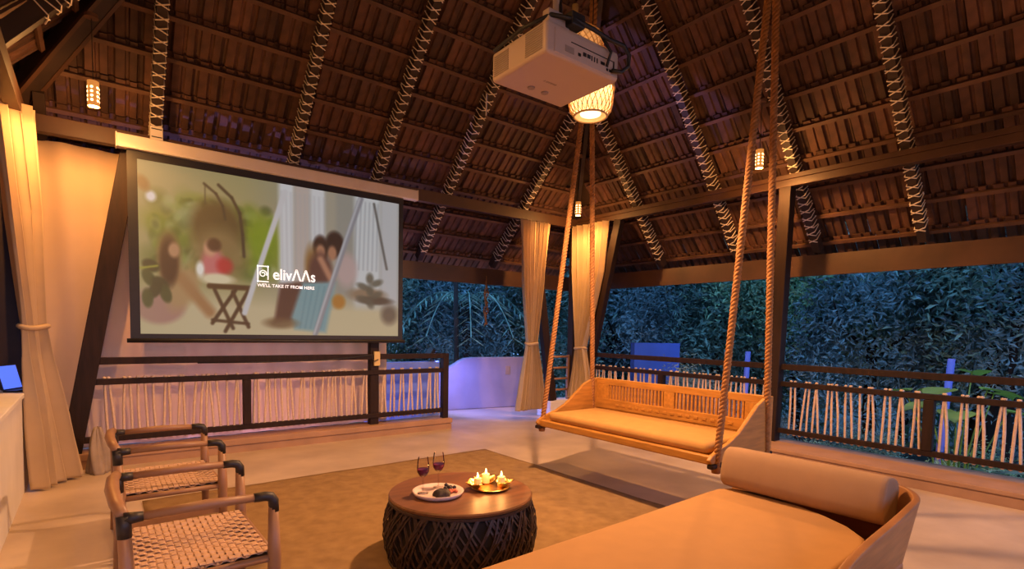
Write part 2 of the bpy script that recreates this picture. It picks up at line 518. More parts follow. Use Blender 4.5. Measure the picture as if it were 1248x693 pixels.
# wall plates (beams on the posts)
MB().box(XL - .05, XR + .05, YF - .05, YF + .05, 3.215, 3.375).build('trim_4', M_beam, kind='structure', bevel=.006)
tr5 = MB().box(XR - .05, XR + .05, YN, YF - .05, 3.24, 3.33).build('trim_5', M_beam, kind='structure', bevel=.006)
MB().box(XR - .065, XR + .05, YN, YF - .05, 3.33, 3.385).build('cap', M_beam, tr5, bevel=.004)
MB().box(XL - .05, XL + .05, YN, YF - .05, 3.215, 3.375).build('trim_6', M_beam, kind='structure')
MB().box(XL, XR, YN - .05, YN + .05, 3.215, 3.375).build('trim_7', M_beam, kind='structure')
# high purlin from which the swing hangs
MB().beam((4.0, 0.2, 6.55), (4.0, 4.9, 6.55), 0.12, 0.14).build('trim_8', M_raft, kind='structure')


def post(name, p0, p1, w_, h_, label, side=(0, 1, 0), m=M_dark):
    mb = MB(p0); mb.beam(p0, p1, w_, h_, side)
    return mb.build(name, m, bevel=.006, label=label, cat='post')


post('leaning_post', (-0.193, 6.74, 0.155), (0.345, 6.74, 3.215), 0.165, 0.10, 'dark leaning wooden post at the left edge of the screen')
post('wooden_post', (2.97, 6.79, 0.155), (2.97, 6.79, 3.215), 0.12, 0.10, 'dark upright wooden post carrying the yellowed socket below the screen')
post('leaning_post', (6.17, 6.74, 0.27), (5.655, 6.74, 3.215), 0.15, 0.10, 'dark leaning post crossing the left corner curtain')
post('leaning_post', (6.70, 6.53, 0.27), (6.70, 5.82, 3.24), 0.14, 0.10, 'dark leaning post right of the right corner curtain', (1, 0, 0))
post('wooden_post', (6.68, 6.79, 0.27), (6.68, 6.79, 3.215), 0.13, 0.13, 'dark upright corner post between the two corner curtains')
post('wooden_post', (6.72, 3.25, 0.14), (6.72, 3.20, 3.24), 0.14, 0.14, 'dark upright post right of the swing ropes at the garden railing', (1, 0, 0))
post('wooden_post', (-0.62, 5.30, 0.84), (-0.62, 5.30, 3.215), 0.30, 0.12, 'dark broad post on the low white wall behind the left curtain', (1, 0, 0), M_raft)


# ------------------------------------------------------------------ railings
def strand_mesh(tilt, h, k):
    mb = MB()
    z = [-0.075, -0.066, -0.052, -0.045, 0.0, h * .5, h, h + .058, h + .062, h + .074, h + .080]
    r = [0.008, 0.019, 0.019, 0.0125, 0.0125, 0.0135, 0.0125, 0.0125, 0.018, 0.018, 0.007]
    bow = random.uniform(-.006, .006)
    mb.tube([(tilt * (q / h) + bow * math.sin(PI * min(1, max(0, q / h))), 0.004 * math.sin(k + q * 7), q) for q in z], r, 6)
    return mb.mesh('rope_strand', M_cordw, True)


LOWT, MIDB, H_ST = 0.305, 0.825, 0.52
STR = [strand_mesh((1 if k % 2 else -1) * random.uniform(.005, .045), H_ST, k) for k in range(12)]


def railing(name, axis, c, spans, ext, posts, label, capz=0.155, gap=0.068):
    """axis 'x' or 'y'; c = fixed coordinate; spans of rope; ext = rail extent"""
    def bx(mb, a0, a1, hw, z0, z1):
        if axis == 'x': mb.box(a0, a1, c - hw, c + hw, z0, z1)
        else: mb.box(c - hw, c + hw, a0, a1, z0, z1)
        return mb
    o = (ext[0], c, capz) if axis == 'x' else (c, ext[0], capz)
    root = empty(name, o, label, 'railing')
    bx(MB(o), ext[0], ext[1], .04, 1.03, 1.10).build('top_rail', M_dark, root, bevel=.005)
    bx(MB(o), ext[0], ext[1], .03, .825, .885).build('middle_rail', M_dark, root, bevel=.005)
    bx(MB(o), ext[0], ext[1], .03, .245, .305).build('bottom_rail', M_dark, root, bevel=.005)
    for (a0, a1, z0, z1) in posts:
        bx(MB(o), a0, a1, .045, z0, z1).build('baluster', M_dark, root, bevel=.005)
    k = 0
    for s0, s1 in spans:
        a = s0
        while a < s1:
            me = STR[(k * 5 + random.randrange(12)) % 12] if random.random() < .3 else STR[k % 12]
            m4 = Matrix.Translation(Vector((a, c, LOWT) if axis == 'x' else (c, a, LOWT)) - Vector(o))
            if axis == 'y': m4 = m4 @ Matrix.Rotation(PI / 2, 4, 'Z')
            link(me, 'rope_strand', root, m4)
            a += gap + random.uniform(-.009, .009); k += 1
    return root


rail_a = railing('rope_railing', 'x', 6.75, [(0.10, 1.34), (1.47, 2.88), (3.07, 4.00)], (-0.10, 4.10),
                 [(1.36, 1.44, .305, .825), (4.01, 4.10, .155, 1.10)], 'dark wooden railing strung with cream rope below the screen')
rail_b = railing('rope_railing', 'y', 6.75, [(0.2, 1.62), (1.74, 3.12), (3.34, 4.90), (5.0, 6.40)], (0.0, 6.45),
                 [(1.63, 1.72, .305, .825), (4.90, 4.99, .305, .825)], 'dark wooden railing strung with cream rope along the garden side', capz=.14, gap=.069)
# small ladder-like railing in the corner
lr = empty('bar_railing', (6.38, 6.80, 0.27), 'small railing of four pale bars beside the corner post', 'railing')
o = lr.location
for z in (0.44, 0.63, 0.82, 1.01):
    MB(o).tube([(6.12, 6.80, z), (6.64, 6.80, z)], 0.018, 8).build('bar', M_chair, lr, smooth=True)
MB(o).box(6.57, 6.61, 6.78, 6.82, 0.27, 1.04).build('upright', M_chair, lr)

# ------------------------------------------------------------------ projection screen
SX0, SX1, SY = 0.22, 3.49, 6.60
root = empty('projection_screen', ((SX0 + SX1) / 2, SY, 3.18), 'large lit projection screen showing a blurred family picture with a white logo', 'screen')
o = root.location
MB(o).box(SX0, SX1, SY - .055, SY + .055, 3.165, 3.295).build('casing', M_case, root, bevel=.012, label='cream metal casing of the screen')
for x in (SX0, SX1): MB(o).box(x - .006, x + .006, SY - .058, SY + .058, 3.160, 3.300).build('end_cap', M_case, root, bevel=.004)
PX0, PX1, PZ0, PZ1 = 0.385, 3.235, 1.345, 3.085
bd = MB(o)
bd.box(0.30, PX0, SY + .001, SY + .006, 1.28, 3.17).box(PX1, 3.30, SY + .001, SY + .006, 1.28, 3.17)
bd.box(PX0, PX1, SY + .001, SY + .006, PZ1, 3.17).box(PX0, PX1, SY + .001, SY + .006, 1.28, PZ0)
bd.build('black_border', M_black, root)
MB(o).tube([(0.27, SY, 1.275), (3.33, SY, 1.275)], 0.022, 10).build('bottom_bar', M_black, root, smooth=True)


def picture(nu=300, nv=170):
    u3 = np.linspace(0, 1, nu + 1)[None, :].repeat(nv + 1, 0)
    u = u3 * 7.155 / (5.415 + 1.74 * u3)                        # the projector's picture is stretched towards the right end
    v = np.linspace(0, 1, nv + 1)[:, None].repeat(nu + 1, 1)      # 0 at the top
    img = np.zeros((nv + 1, nu + 1, 3))
    def S(c): return (np.array(c) / 255.0)
    def mix(mask, c):
        nonlocal img
        img = img * (1 - mask[..., None]) + S(c) * mask[..., None]
    def sm(d, e): return np.clip(0.5 - d / e, 0, 1)
    def ell(cx, cy, rx, ry, c, soft=.16, a=1.0, rot=0):
        x, y = (u - cx) * 1.6, (v - cy)
        rx = rx * 1.6
        if rot: x, y = x * math.cos(rot) + y * math.sin(rot), -x * math.sin(rot) + y * math.cos(rot)
        mix(a * sm(np.sqrt((x / rx) ** 2 + (y / ry) ** 2) - 1, soft * 2), c)
    def line(x0, y0, x1, y1, w_, c, soft=.006, a=1.0):
        px, py = (u - x0) * 1.6, v - y0; dx, dy = (x1 - x0) * 1.6, y1 - y0
        t = np.clip((px * dx + py * dy) / (dx * dx + dy * dy), 0, 1)
        mix(a * sm(np.hypot(px - t * dx, py - t * dy) - w_, soft * 2), c)
    def poly(pts, c, soft=.012, a=1.0):
        d = np.full(u.shape, -9.0); n = len(pts)
        for i in range(n):
            (x0, y0), (x1, y1) = pts[i], pts[(i + 1) % n]
            ex, ey = (x1 - x0) * 1.6, y1 - y0; l = math.hypot(ex, ey)
            d = np.maximum(d, ((u - x0) * 1.6 * ey - (v - y0) * ex) / l)
        mix(a * sm(d, soft * 2), c)
    # wall and floor
    mix(np.ones(u.shape), (168, 160, 122)); mix(sm(.55 - u, .3), (158, 156, 148))
    mix(sm(.76 - v, .14), (196, 184, 156))
    # greenery band
    for k in range(46):
        g = rng.random()
        ell(.06 + rng.random() * .46, .20 + rng.random() * .42, .03 + .03 * rng.random(), .04 + .05 * rng.random(),
            [(112, 128, 58), (92, 112, 52), (140, 150, 92), (128, 146, 44)][k % 4], .6, .55)
    for k in range(150):
        ell(.05 + rng.random() * .47, .18 + rng.random() * .44, .008 + .014 * rng.random(), .012 + .03 * rng.random(),
            [(96, 116, 52), (150, 162, 96), (76, 94, 46), (168, 172, 128), (122, 140, 60)][k % 5], .5, .6, rng.random() * 3)
    ell(.475, .38, .06, .14, (138, 158, 40), .5, .9); ell(.21, .30, .05, .07, (168, 180, 150), .6, .6)
    # hanging chair and its arms
    ell(.30, .34, .10, .17, (104, 88, 54), .25, .95); ell(.31, .50, .105, .16, (150, 130, 92), .3, .9)
    pts = [(.255, .08), (.30, .13), (.325, .20), (.335, .28)]
    for a_, b_ in zip(pts, pts[1:]): line(*a_, *b_, .007, (72, 66, 52))
    pts = [(.31, .075), (.36, .14), (.39, .23), (.40, .36), (.405, .50)]
    for a_, b_ in zip(pts, pts[1:]): line(*a_, *b_, .009, (72, 66, 52))
    line(.258, .09, .258, .2, .003, (90, 84, 66))
    # curtains on the right half
    for x0, x1, c in ((.54, .60, (206, 206, 208)), (.60, .66, (188, 178, 172)), (.66, .72, (204, 204, 206)), (.72, .76, (170, 164, 150)), (.83, .93, (200, 202, 204)), (.93, 1.0, (188, 188, 190))):
        mix(sm(np.maximum(x0 - u, u - x1), .02) * sm(v - .78, .1), c)
    for k in range(10): line(.55 + .018 * k, .05, .55 + .018 * k + .004, .6, .004, (176, 174, 176), .008, .5)
    for k in range(6): line(.84 + .016 * k, .03, .83 + .017 * k, .52, .004, (150, 152, 156), .006, .55)
    line(.905, .03, .955, .50, .007, (96, 96, 92), .005, .8)
    # seated girl on the left with a pouf
    ell(.075, .83, .10, .11, (172, 134, 128), .15)
    ell(.17, .72, .05, .15, (176, 148, 112), .3, .95, .5); line(.16, .66, .27, .86, .035, (168, 132, 96), .02)
    ell(.115, .55, .045, .15, (146, 112, 78), .3); ell(.115, .57, .035, .14, (70, 48, 38), .25); ell(.135, .50, .022, .045, (186, 146, 118), .3)
    # girl at the table
    ell(.285, .57, .045, .10, (198, 128, 128), .3); ell(.33, .57, .03, .05, (190, 60, 66), .4, .9)
    ell(.275, .47, .025, .05, (202, 160, 134), .3); ell(.29, .445, .027, .04, (92, 66, 48), .3, .9)
    ell(.30, .655, .065, .035, (214, 204, 178), .3); ell(.235, .60, .016, .045, (226, 222, 216), .4)
    line(.27, .70, .43, .70, .016, (92, 70, 44))
    for a_ in ((.29, .72, .36, .96), (.37, .72, .28, .93), (.36, .73, .42, .95), (.42, .72, .33, .98)): line(*a_, .011, (84, 64, 44), .006)
    line(.28, .91, .42, .93, .009, (84, 64, 44))
    # white swing poles
    line(.565, .05, .405, .86, .017, (200, 198, 200), .006)
    # couple on the swing
    ell(.70, .40, .03, .09, (60, 44, 38), .2); ell(.755, .36, .035, .09, (56, 42, 36), .2)
    ell(.70, .42, .018, .05, (178, 136, 110), .3); ell(.745, .42, .017, .05, (176, 134, 108), .3)
    ell(.665, .52, .025, .13, (150, 116, 70), .4, .9); ell(.70, .56, .045, .13, (104, 72, 66), .25)
    line(.70, .47, .745, .62, .02, (182, 140, 116), .012); ell(.80, .53, .04, .12, (188, 168, 166), .3, .9)
    poly([(.545, .66), (.66, .63), (.60, .90), (.52, .92)], (96, 66, 58), .015)
    poly([(.63, .64), (.76, .62), (.72, .98), (.60, .96), (.585, .88)], (132, 164, 170), .015)
    for k in range(5): line(.65 + .022 * k, .66, .62 + .02 * k, .95, .003, (100, 140, 150), .008, .6)
    ell(.545, .92, .06, .035, (120, 96, 70), .4, .8)
    ell(.77, .76, .025, .05, (178, 132, 62), .3); ell(.88, .70, .07, .05, (150, 132, 112), .3); ell(.91, .74, .065, .03, (84, 76, 66), .3, .9)
    for k in range(7): ell(.89 + .03 * math.sin(k * 2.1), .58 + .03 * k, .014, .04, (104, 104, 92), .4, .85, k)
    ell(.965, .84, .03, .07, (110, 100, 90), .4, .9)
    line(.855, .01, .68, .99, .016, (150, 150, 156), .006); line(.85, .01, .675, .99, .006, (186, 186, 190), .006)
    # leaves and blossom in front
    for k, (x, y, r_) in enumerate(((.045, .60, 0.3), (.035, .67, 1.0), (.08, .70, .4), (.10, .76, 1.2), (.06, .74, 2.2), (.03, .79, 1.5))):
        ell(x, y, .035, .035, (70, 82, 50) if k % 2 else (58, 64, 44), .2, .95, r_)
    line(.0, .62, .07, .60, .006, (160, 160, 70), .004); ell(.05, .20, .02, .03, (228, 224, 232), .4); ell(.02, .13, .03, .035, (150, 110, 70), .4, .9, .8)
    mix(np.clip(1.0 - u * 4, 0, 1) * .25, (190, 180, 140))
    img = np.clip(img, 0, 1) ** 1.35
    # vertex mesh
    X = PX0 + u3 * (PX1 - PX0); Z = PZ1 - v * (PZ1 - PZ0)
    vs = np.stack([X - o.x, np.full(X.shape, SY - o.y), Z - o.z], -1).reshape(-1, 3)
    idx = np.arange((nu + 1) * (nv + 1)).reshape(nv + 1, nu + 1)
    fs = np.stack([idx[1:, :-1], idx[1:, 1:], idx[:-1, 1:], idx[:-1, :-1]], -1).reshape(-1, 4)
    me = bpy.data.meshes.new('picture'); me.from_pydata(vs.tolist(), [], fs.tolist())
    lin = np.where(img <= .04045, img / 12.92, ((img + .055) / 1.055) ** 2.4).reshape(-1, 3)
    at = me.color_attributes.new('film', 'FLOAT_COLOR', 'POINT')
    at.data.foreach_set('color', np.concatenate([lin, np.ones((len(lin), 1))], 1).astype(np.float32).ravel())
    m = bpy.data.materials.new('film_picture'); m.use_nodes = True
    N = m.node_tree.nodes; b = N['Principled BSDF']
    ca = N.new('ShaderNodeVertexColor'); ca.layer_name = 'film'
    m.node_tree.links.new(ca.outputs[0], b.inputs['Emission Color']); b.inputs['Emission Strength'].default_value = 0.62
    b.inputs['Base Color'].default_value = (.06, .06, .06, 1); b.inputs['Roughness'].default_value = .9
    me.materials.append(m)
    return me


link(picture(), 'picture', root, label='soft picture of a girl at a table and a couple on a swing')
E_logo = emit('logo_white', (0.93, 0.93, 0.95), 0.66)


def text_mesh(name, body, size, loc, parent, mt, rot=(PI / 2, 0, 0), align='LEFT', width=None, space=1.0, ext=0.0, bold=0.0):
    cu = bpy.data.curves.new(name, 'FONT'); cu.body = body; cu.size = size; cu.align_x = align; cu.space_character = space
    cu.extrude = ext; cu.offset = bold
    t = bpy.data.objects.new(name, cu); COL.objects.link(t)
    dg = bpy.context.evaluated_depsgraph_get()
    me = bpy.data.meshes.new_from_object(t.evaluated_get(dg)); me.name = name
    bpy.data.objects.remove(t); bpy.data.curves.remove(cu)
    me.materials.append(mt)
    ob = bpy.data.objects.new(name, me); COL.objects.link(ob)
    sx = 1.0
    if width:
        xs = [v.co.x for v in me.vertices]; sx = width / max(1e-6, (max(xs) - min(xs)))
    ob.parent = parent; ob.location = Vector(loc); ob.rotation_euler = rot; ob.scale = (sx, 1, 1)
    return ob


def pu(u): return PX0 + u * 5.415 / (7.155 - 1.74 * u) * (PX1 - PX0) - o.x
def pv(v): return PZ1 - v * (PZ1 - PZ0) - o.z


yl = SY - o.y - 0.004
text_mesh('logo_word', 'eliv\u039b\u039bs', 0.175, (pu(.515), yl, pv(.632)), root, E_logo, width=pu(.678) - pu(.515), bold=.003)
text_mesh('logo_tagline', "WE'LL TAKE IT FROM HERE", 0.05, (pu(.455), yl, pv(.685)), root, E_logo, width=pu(.678) - pu(.457), bold=.001)
lg = MB()
bx0, bx1, bz0, bz1, th = pu(.455), pu(.499), pv(.655), pv(.548), .013
for a in ((bx0, bx1, bz1 - th, bz1), (bx0, bx0 + th, bz0, bz1), (bx1 - th, bx1, bz0 + .03, bz1), (bx0, bx1, bz0, bz0 + th)):
    lg.box(a[0], a[1], yl - .001, yl, a[2], a[3])
cxl, czl = (bx0 + bx1) / 2, (bz0 + bz1) / 2
sp = [(cxl + (.012 + .030 * k / 22) * math.cos(-k * .42 + 2.6), yl - .002, czl + (.012 + .034 * k / 22) * math.sin(-k * .42 + 2.6)) for k in range(23)]
lg.tube(sp, .006, 5)
lg.build('logo_mark', E_logo, root)


# ------------------------------------------------------------------ curtains
def curtain(name, a_top, b_top, rows, n_fold, depth, label, nrm, m=M_curt, tie=None, cols=90):
    """rows: list of (t z, left point, right point, pleat depth) from top to bottom"""
    zs = [r[0] for r in rows]
    root = empty(name, (Vector(rows[-1][1]) + Vector(rows[-1][2])) / 2, label, 'curtain')
    oo = root.location
    n = Vector(nrm).normalized()
    def interp(z, k):
        for i in range(len(rows) - 1):
            if zs[i] >= z >= zs[i + 1]:
                t = (zs[i] - z) / (zs[i] - zs[i + 1]); t = t * t * (3 - 2 * t)
                A, B = rows[i][k], rows[i + 1][k]
                return Vector(A).lerp(Vector(B), t) if k in (1, 2) else A + (B - A) * t
        return Vector(rows[-1][k]) if k in (1, 2) else rows[-1][k]
    def fn(a, b):
        z = zs[0] + (zs[-1] - zs[0]) * b
        A, B = interp(z, 1), interp(z, 2); dp = interp(z, 3)
        ph = 2 * PI * n_fold * a + 0.5 * math.sin(5 * b + 9 * a)
        s = a + 0.08 / n_fold * math.sin(2 * ph)
        p = A.lerp(B, s)
        p = p + n * (dp * math.sin(ph) * (0.7 + 0.3 * math.sin(7.3 * a + 1))) + n * (0.012 * math.sin(11 * a + 6 * b))
        return p
    MB(oo).grid(fn, cols, 46).build('fabric', m, root, smooth=True, solid=.004)
    if tie:
        c, rx, ry = tie
        mb = MB(oo)
        along = (Vector(rows[0][2]) - Vector(rows[0][1])); along.z = 0; along.normalize()
        mb.tube([Vector(c) + along * rx * math.cos(2 * PI * k / 20) + n * ry * math.sin(2 * PI * k / 20) + V(0, 0, .01 * math.sin(4 * PI * k / 20)) for k in range(20)], 0.022, 8, closed=True)
        mb.build('tie_back', m, root, smooth=True)
    return root


# corner curtains
curtain('tied_curtain', None, None, [(3.20, (5.34, 6.66, 3.20), (5.98, 6.66, 3.20), .05), (2.27, (5.39, 6.66, 2.27), (5.89, 6.66, 2.27), .055), (1.27, (5.53, 6.66, 1.27), (5.73, 6.66, 1.27), .05),
                                     (0.75, (5.42, 6.64, .75), (5.85, 6.64, .75), .055), (0.17, (5.31, 6.62, .17), (5.92, 6.62, .17), .065)], 7, .05,
        'pale tied curtain in the far corner, left of the corner post', (0, -1, 0), tie=((5.63, 6.66, 1.24), .115, .06))
curtain('tied_curtain', None, None, [(3.25, (6.60, 6.76, 3.25), (6.60, 5.96, 3.25), .05), (2.44, (6.60, 6.72, 2.44), (6.60, 6.05, 2.44), .055), (1.64, (6.60, 6.66, 1.64), (6.60, 6.25, 1.64), .05), (1.18, (6.60, 6.62, 1.18), (6.60, 6.40, 1.18), .05),
                                     (0.75, (6.60, 6.68, .75), (6.60, 6.30, .75), .055), (0.30, (6.58, 6.74, .30), (6.58, 6.20, .30), .065)], 7, .05,
        'pale tied curtain in the far corner, right of the corner post', (-1, 0, 0), tie=((6.60, 6.51, 1.17), .125, .06))
# big curtain near the left edge
curtain('tied_curtain', None, None, [(3.30, (-0.62, 5.95, 3.30), (-0.36, 6.40, 3.30), .05), (2.4, (-0.57, 6.05, 2.4), (-0.31, 6.42, 2.4), .055), (1.42, (-0.48, 6.12, 1.42), (-0.33, 6.36, 1.42), .045),
                                     (1.15, (-0.47, 6.10, 1.15), (-0.30, 6.38, 1.15), .05), (0.6, (-0.44, 6.05, .6), (-0.21, 6.38, .6), .075), (0.02, (-0.41, 6.00, .02), (-0.12, 6.38, .02), .08)], 4, .05,
        'tall cream curtain tied at the middle at the left edge', (0.83, -0.5, 0), tie=((-0.405, 6.24, 1.40), .14, .065))


# canvas sheet hung behind the screen
def sheet(a, b):
    x = -0.52 + 3.76 * a; z = 3.20 - 3.04 * b
    return V(x, 6.98 + .018 * math.sin(x * 9 + .6 * math.sin(z * 2)) + .012 * math.sin(x * 23 + z) + .02 * noise.noise(V(x * 2, z * 1.5, 0)), z)


so = V(1.35, 6.98, 0.16)
MB(so).grid(sheet, 140, 40).build('canvas_sheet', M_sheet, smooth=True, solid=.003,
                                  label='wide pale canvas sheet hanging behind the screen and railing', cat='curtain')

# ------------------------------------------------------------------ woven lanterns, pendants, projector
CX1, CY1, CZ1 = 3.06, 2.98, 3.10


def lantern(name, c, prof, label, neck, n_strip, power, cord_top):
    root = empty(name, c, label, 'lamp')
    def rad(z):
        for (r0, z0), (r1, z1) in zip(prof, prof[1:]):
            if z0 <= z <= z1: return r0 + (r1 - r0) * (z - z0) / max(1e-6, z1 - z0)
        return prof[-1][0]
    zlo, zhi = prof[0][1], prof[-1][1]
    mb = MB()
    for sg in (1, -1):
        for k in range(n_strip):
            pts = []
            for i in range(15):
                z = zlo + (zhi - zlo) * i / 14; a = 2 * PI * k / n_strip + sg * 1.5 * i / 14
                pts.append((rad(z) * math.cos(a), rad(z) * math.sin(a), z))
            mb.tube(pts, .0032, 4, caps=False)
    mb.build('woven_shade', M_bamboo, root, kind='stuff')
    rings = MB()
    for r_, z in ((prof[0][0], zlo), (max(p[0] for p in prof), [p[1] for p in prof if p[0] == max(q[0] for q in prof)][0])):
        rings.tube([(r_ * math.cos(2 * PI * k / 28), r_ * math.sin(2 * PI * k / 28), z) for k in range(28)], .008, 6, closed=True)
    rings.build('hoop', M_bamboo, root, smooth=True)
    inner = MB().lathe([(r_ * .93, z) for r_, z in prof], n=28)
    inner.build('paper_liner', M_liner, root, smooth=True)
    MB().lathe([(0.001, zlo + .012), (prof[0][0] * .62, zlo + .012), (prof[0][0] * .64, zlo + .02)], n=28).build('diffuser', E_glow2, root)
    MB().lathe([(.022, zhi - .01), (.024, zhi + neck), (.001, zhi + neck)], n=14).build('neck', M_bamboo, root, smooth=True)
    MB().tube([(0, 0, zhi + neck), (0, 0, cord_top - c[2])], .004, 6).build('cord', M_black, root)
    light('lantern_bulb', 'SPOT', (c[0], c[1], c[2] - .01), power, WARM, root, r=.06, target=(c[0], c[1], 0), angle=165, blend=.5)
    light('lantern_bulb', 'POINT', (c[0], c[1], c[2] + (zlo + zhi) / 2), power * .02, WARM, root, r=.05)
    return root


M_liner = mat('paper_liner', (0.80, 0.66, 0.44), 0.8, 0.03, trans=0.75)
lantern('woven_lantern', (CX1, CY1, CZ1), [(.125, 0), (.165, .05), (.175, .20), (.16, .38), (.10, .50), (.03, .56)],
        'woven bamboo lantern with a glowing round base below the projector', .05, 26, 520, 7.0)
lantern('woven_lantern', (2.89, 3.00, 3.46), [(.15, 0), (.20, .06), (.215, .14), (.21, .17), (.03, .30)],
        'woven bamboo lantern with a fanned conical top above the projector', .11, 26, 25, 7.2)


def pendant(name, c, cord_top, label, power, tube_h=.21, r=.042, pos_hook=None):
    root = empty(name, c, label, 'lamp', 'tube pendants under the roof')
    MB().lathe([(r * .9, .002), (r, 0), (r, tube_h), (r * .2, tube_h + .004), (r * .2, tube_h - .004), (r * .9, tube_h - .006), (r * .9, .002)], n=24).build('tube', M_brass, root, smooth=False); tube_o = root.children[-1]
    for k in range(6):
        a = 2 * PI * k / 6 + .25
        for i in range(4):
            z = .045 + i * .036
            d = V(math.cos(a), math.sin(a), 0); p = d * (r + .0005) + V(0, 0, z)
            t = V(-d.y, d.x, 0); mb = MB()
            ring = [p + t * (.0105 * math.cos(2 * PI * q / 12)) + V(0, 0, .0105 * math.sin(2 * PI * q / 12)) for q in range(12)]
            mb.add([p + d * .0025] + ring, [(0, q + 1, (q + 1) % 12 + 1) for q in range(12)])
            mb.build('lit_hole', E_glow, tube_o)
    MB().lathe([(.001, .004), (r * .88, .004), (r * .88, .012)], n=20).build('bulb_face', E_glow, root)
    MB().tube([(0, 0, tube_h), (0, 0, cord_top - c[2])], .0035, 6).build('cord', M_black, root)
    MB().lathe([(.001, cord_top - c[2] + .01), (.05, cord_top - c[2] + .005), (.05, cord_top - c[2] - .025), (.001, cord_top - c[2] - .03)], n=18).build('ceiling_rose', M_batt, root)
    light('pendant_bulb', 'SPOT', (c[0], c[1], c[2] - .01), power * 1.6, AMBER, root, r=.03, target=(c[0], c[1], 0), angle=172, blend=.35)
    light('pendant_glow', 'POINT', (c[0], c[1], c[2] - .035), power * .42, AMBER, root, r=.03)
    return root


pendant('tube_pendant', (0.047, 5.95, 3.30), 4.06, 'perforated tube pendant glowing above the left end of the screen', 75)
pendant('tube_pendant', (6.10, 3.24, 3.36), 4.12, 'perforated tube pendant glowing between the right pair of swing ropes', 80)
pendant('tube_pendant', (6.05, 6.10, 3.26), 4.18, 'perforated tube pendant glowing in the far corner above the curtains', 62)
pendant('tube_pendant', (6.05, -0.9, 3.36), 4.12, 'added unseen tube pendant near the daybed, lighting the right side', 80)  # from here on extra unseen pendants, added as room light
pendant('tube_pendant', (0.10, -0.9, 3.36), 4.0, 'added unseen tube pendant behind the viewer, for room light', 95)
pendant('tube_pendant', (0.15, 2.6, 3.36), 4.0, 'added unseen tube pendant above the woven chairs', 42)

# projector
PJ = (1.76, 2.28, 2.02, 2.47, 2.80, 2.955)   # x0 x1 y0 y1 z0 z1
root = empty('projector', ((PJ[0] + PJ[1]) / 2, (PJ[2] + PJ[3]) / 2, PJ[4]), 'white projector hanging upside down below the roof', 'projector')
o = root.location
MB(o).box(*PJ).build('body', M_proj, root, bevel=.018, segs=4)
pan = MB(o).box(PJ[0] + .05, PJ[1] - .012, PJ[2] - .004, PJ[2] + .01, PJ[4] + .012, PJ[4] + .13).build('connector_panel', M_proj, root, bevel=.003)
x = PJ[0] + .10
MB(o).box(x + .02, x + .08, PJ[2] - .006, PJ[2], PJ[4] + .035, PJ[4] + .065).build('label_plate', M_grille, pan)
MB(o).box(PJ[0] + .16, PJ[1] - .04, PJ[2] - .006, PJ[2], PJ[4] + .088, PJ[4] + .092).build('seam', M_black, pan)
for k, (dx, wd, hh, dz) in enumerate(((.21, .018, .014, .04), (.245, .022, .018, .05), (.275, .022, .018, .05), (.305, .006, .024, .045), (.325, .006, .024, .045), (.345, .006, .024, .045), (.375, .03, .014, .05), (.42, .012, .012, .05), (.44, .012, .012, .03), (.42, .012, .012, .03), (.47, .008, .05, .04))):
    MB(o).box(PJ[0] + dx, PJ[0] + dx + wd, PJ[2] - .007, PJ[2], PJ[4] + dz, PJ[4] + dz + hh).build('port', M_black, pan)
for k in range(11):
    for y0, y1 in ((PJ[2] + .03, PJ[2] + .16), (PJ[2] + .30, PJ[3] - .025)):
        MB(o).box(PJ[0] - .003, PJ[0] + .004, y0, y1, PJ[4] + .022 + k * .011, PJ[4] + .028 + k * .011).build('vent_slat', M_grille, root)
for dx in (.20, .30):
    MB(o).lathe([(.001, -.006), (.020, -.006), (.022, 0)], (PJ[0] + dx, PJ[3] - .10, PJ[4]), 16).build('foot', M_grille, root)
pr_ = MB(o)
for k, (xx, ww) in enumerate(((0, .008), (.016, .013), (.033, .010), (.047, .012), (.063, .010), (.076, .013))):
    pr_.box(PJ[0] + .20 + xx, PJ[0] + .20 + xx + ww, PJ[3] - .215, PJ[3] - .200, PJ[4] - .0012, PJ[4] + .001)
pr_.build('bottom_print', M_grille, root)
MB(o).lathe([(.05, 0), (.05, .03), (.04, .03), (.001, .02)], (0, 0, 0), 20).build('lens', M_black, root)
lens = root.children[-1]; lens.rotation_euler = (-PI / 2, 0, 0); lens.location = (0.06, (PJ[3] - PJ[2]) / 2 - .004, .08)
MB(o).box(PJ[0] + .03, PJ[0] + .17, PJ[2] + .02, PJ[2] + .07, PJ[5] - .01, PJ[5] + .07).build('bracket_block', M_proj, root, bevel=.006)
MB(o).box(PJ[0] + .12, PJ[0] + .42, PJ[2] + .13, PJ[2] + .30, PJ[5], PJ[5] + .02).build('mount_plate', M_proj, root)
MB(o).tube([(2.02, 2.24, PJ[5]), (2.02, 2.24, 6.4)], .022, 12).build('mount_pole', M_proj, root, smooth=True)
cb = MB(o)
cb.tube([(1.80, 2.04, 2.99), (1.92, 2.0, 2.995), (2.05, 1.99, 2.985), (2.16, 1.985, 2.97), (2.26, 1.97, 2.965), (2.305, 1.97, 2.93), (2.30, 1.97, 2.87), (2.26, 1.985, 2.835), (2.21, 2.005, 2.835)], .011, 8)
cb.tube([(1.76, 2.45, 2.965), (1.755, 2.2, 2.975), (1.80, 2.04, 2.99), (1.95, 2.03, 3.01), (2.02, 2.2, 3.1), (2.04, 2.26, 3.4), (2.045, 2.265, 6.0)], .010, 8)
cb.tube([(2.12, 2.0, 2.98), (2.19, 1.995, 2.92), (2.16, 1.995, 2.84)], .008, 8)
cb.build('cable', M_black, root, smooth=True)
MB(o).box(1.90, 1.99, 1.99, 2.05, 2.965, 3.03).build('plug', M_black, root, bevel=.006)

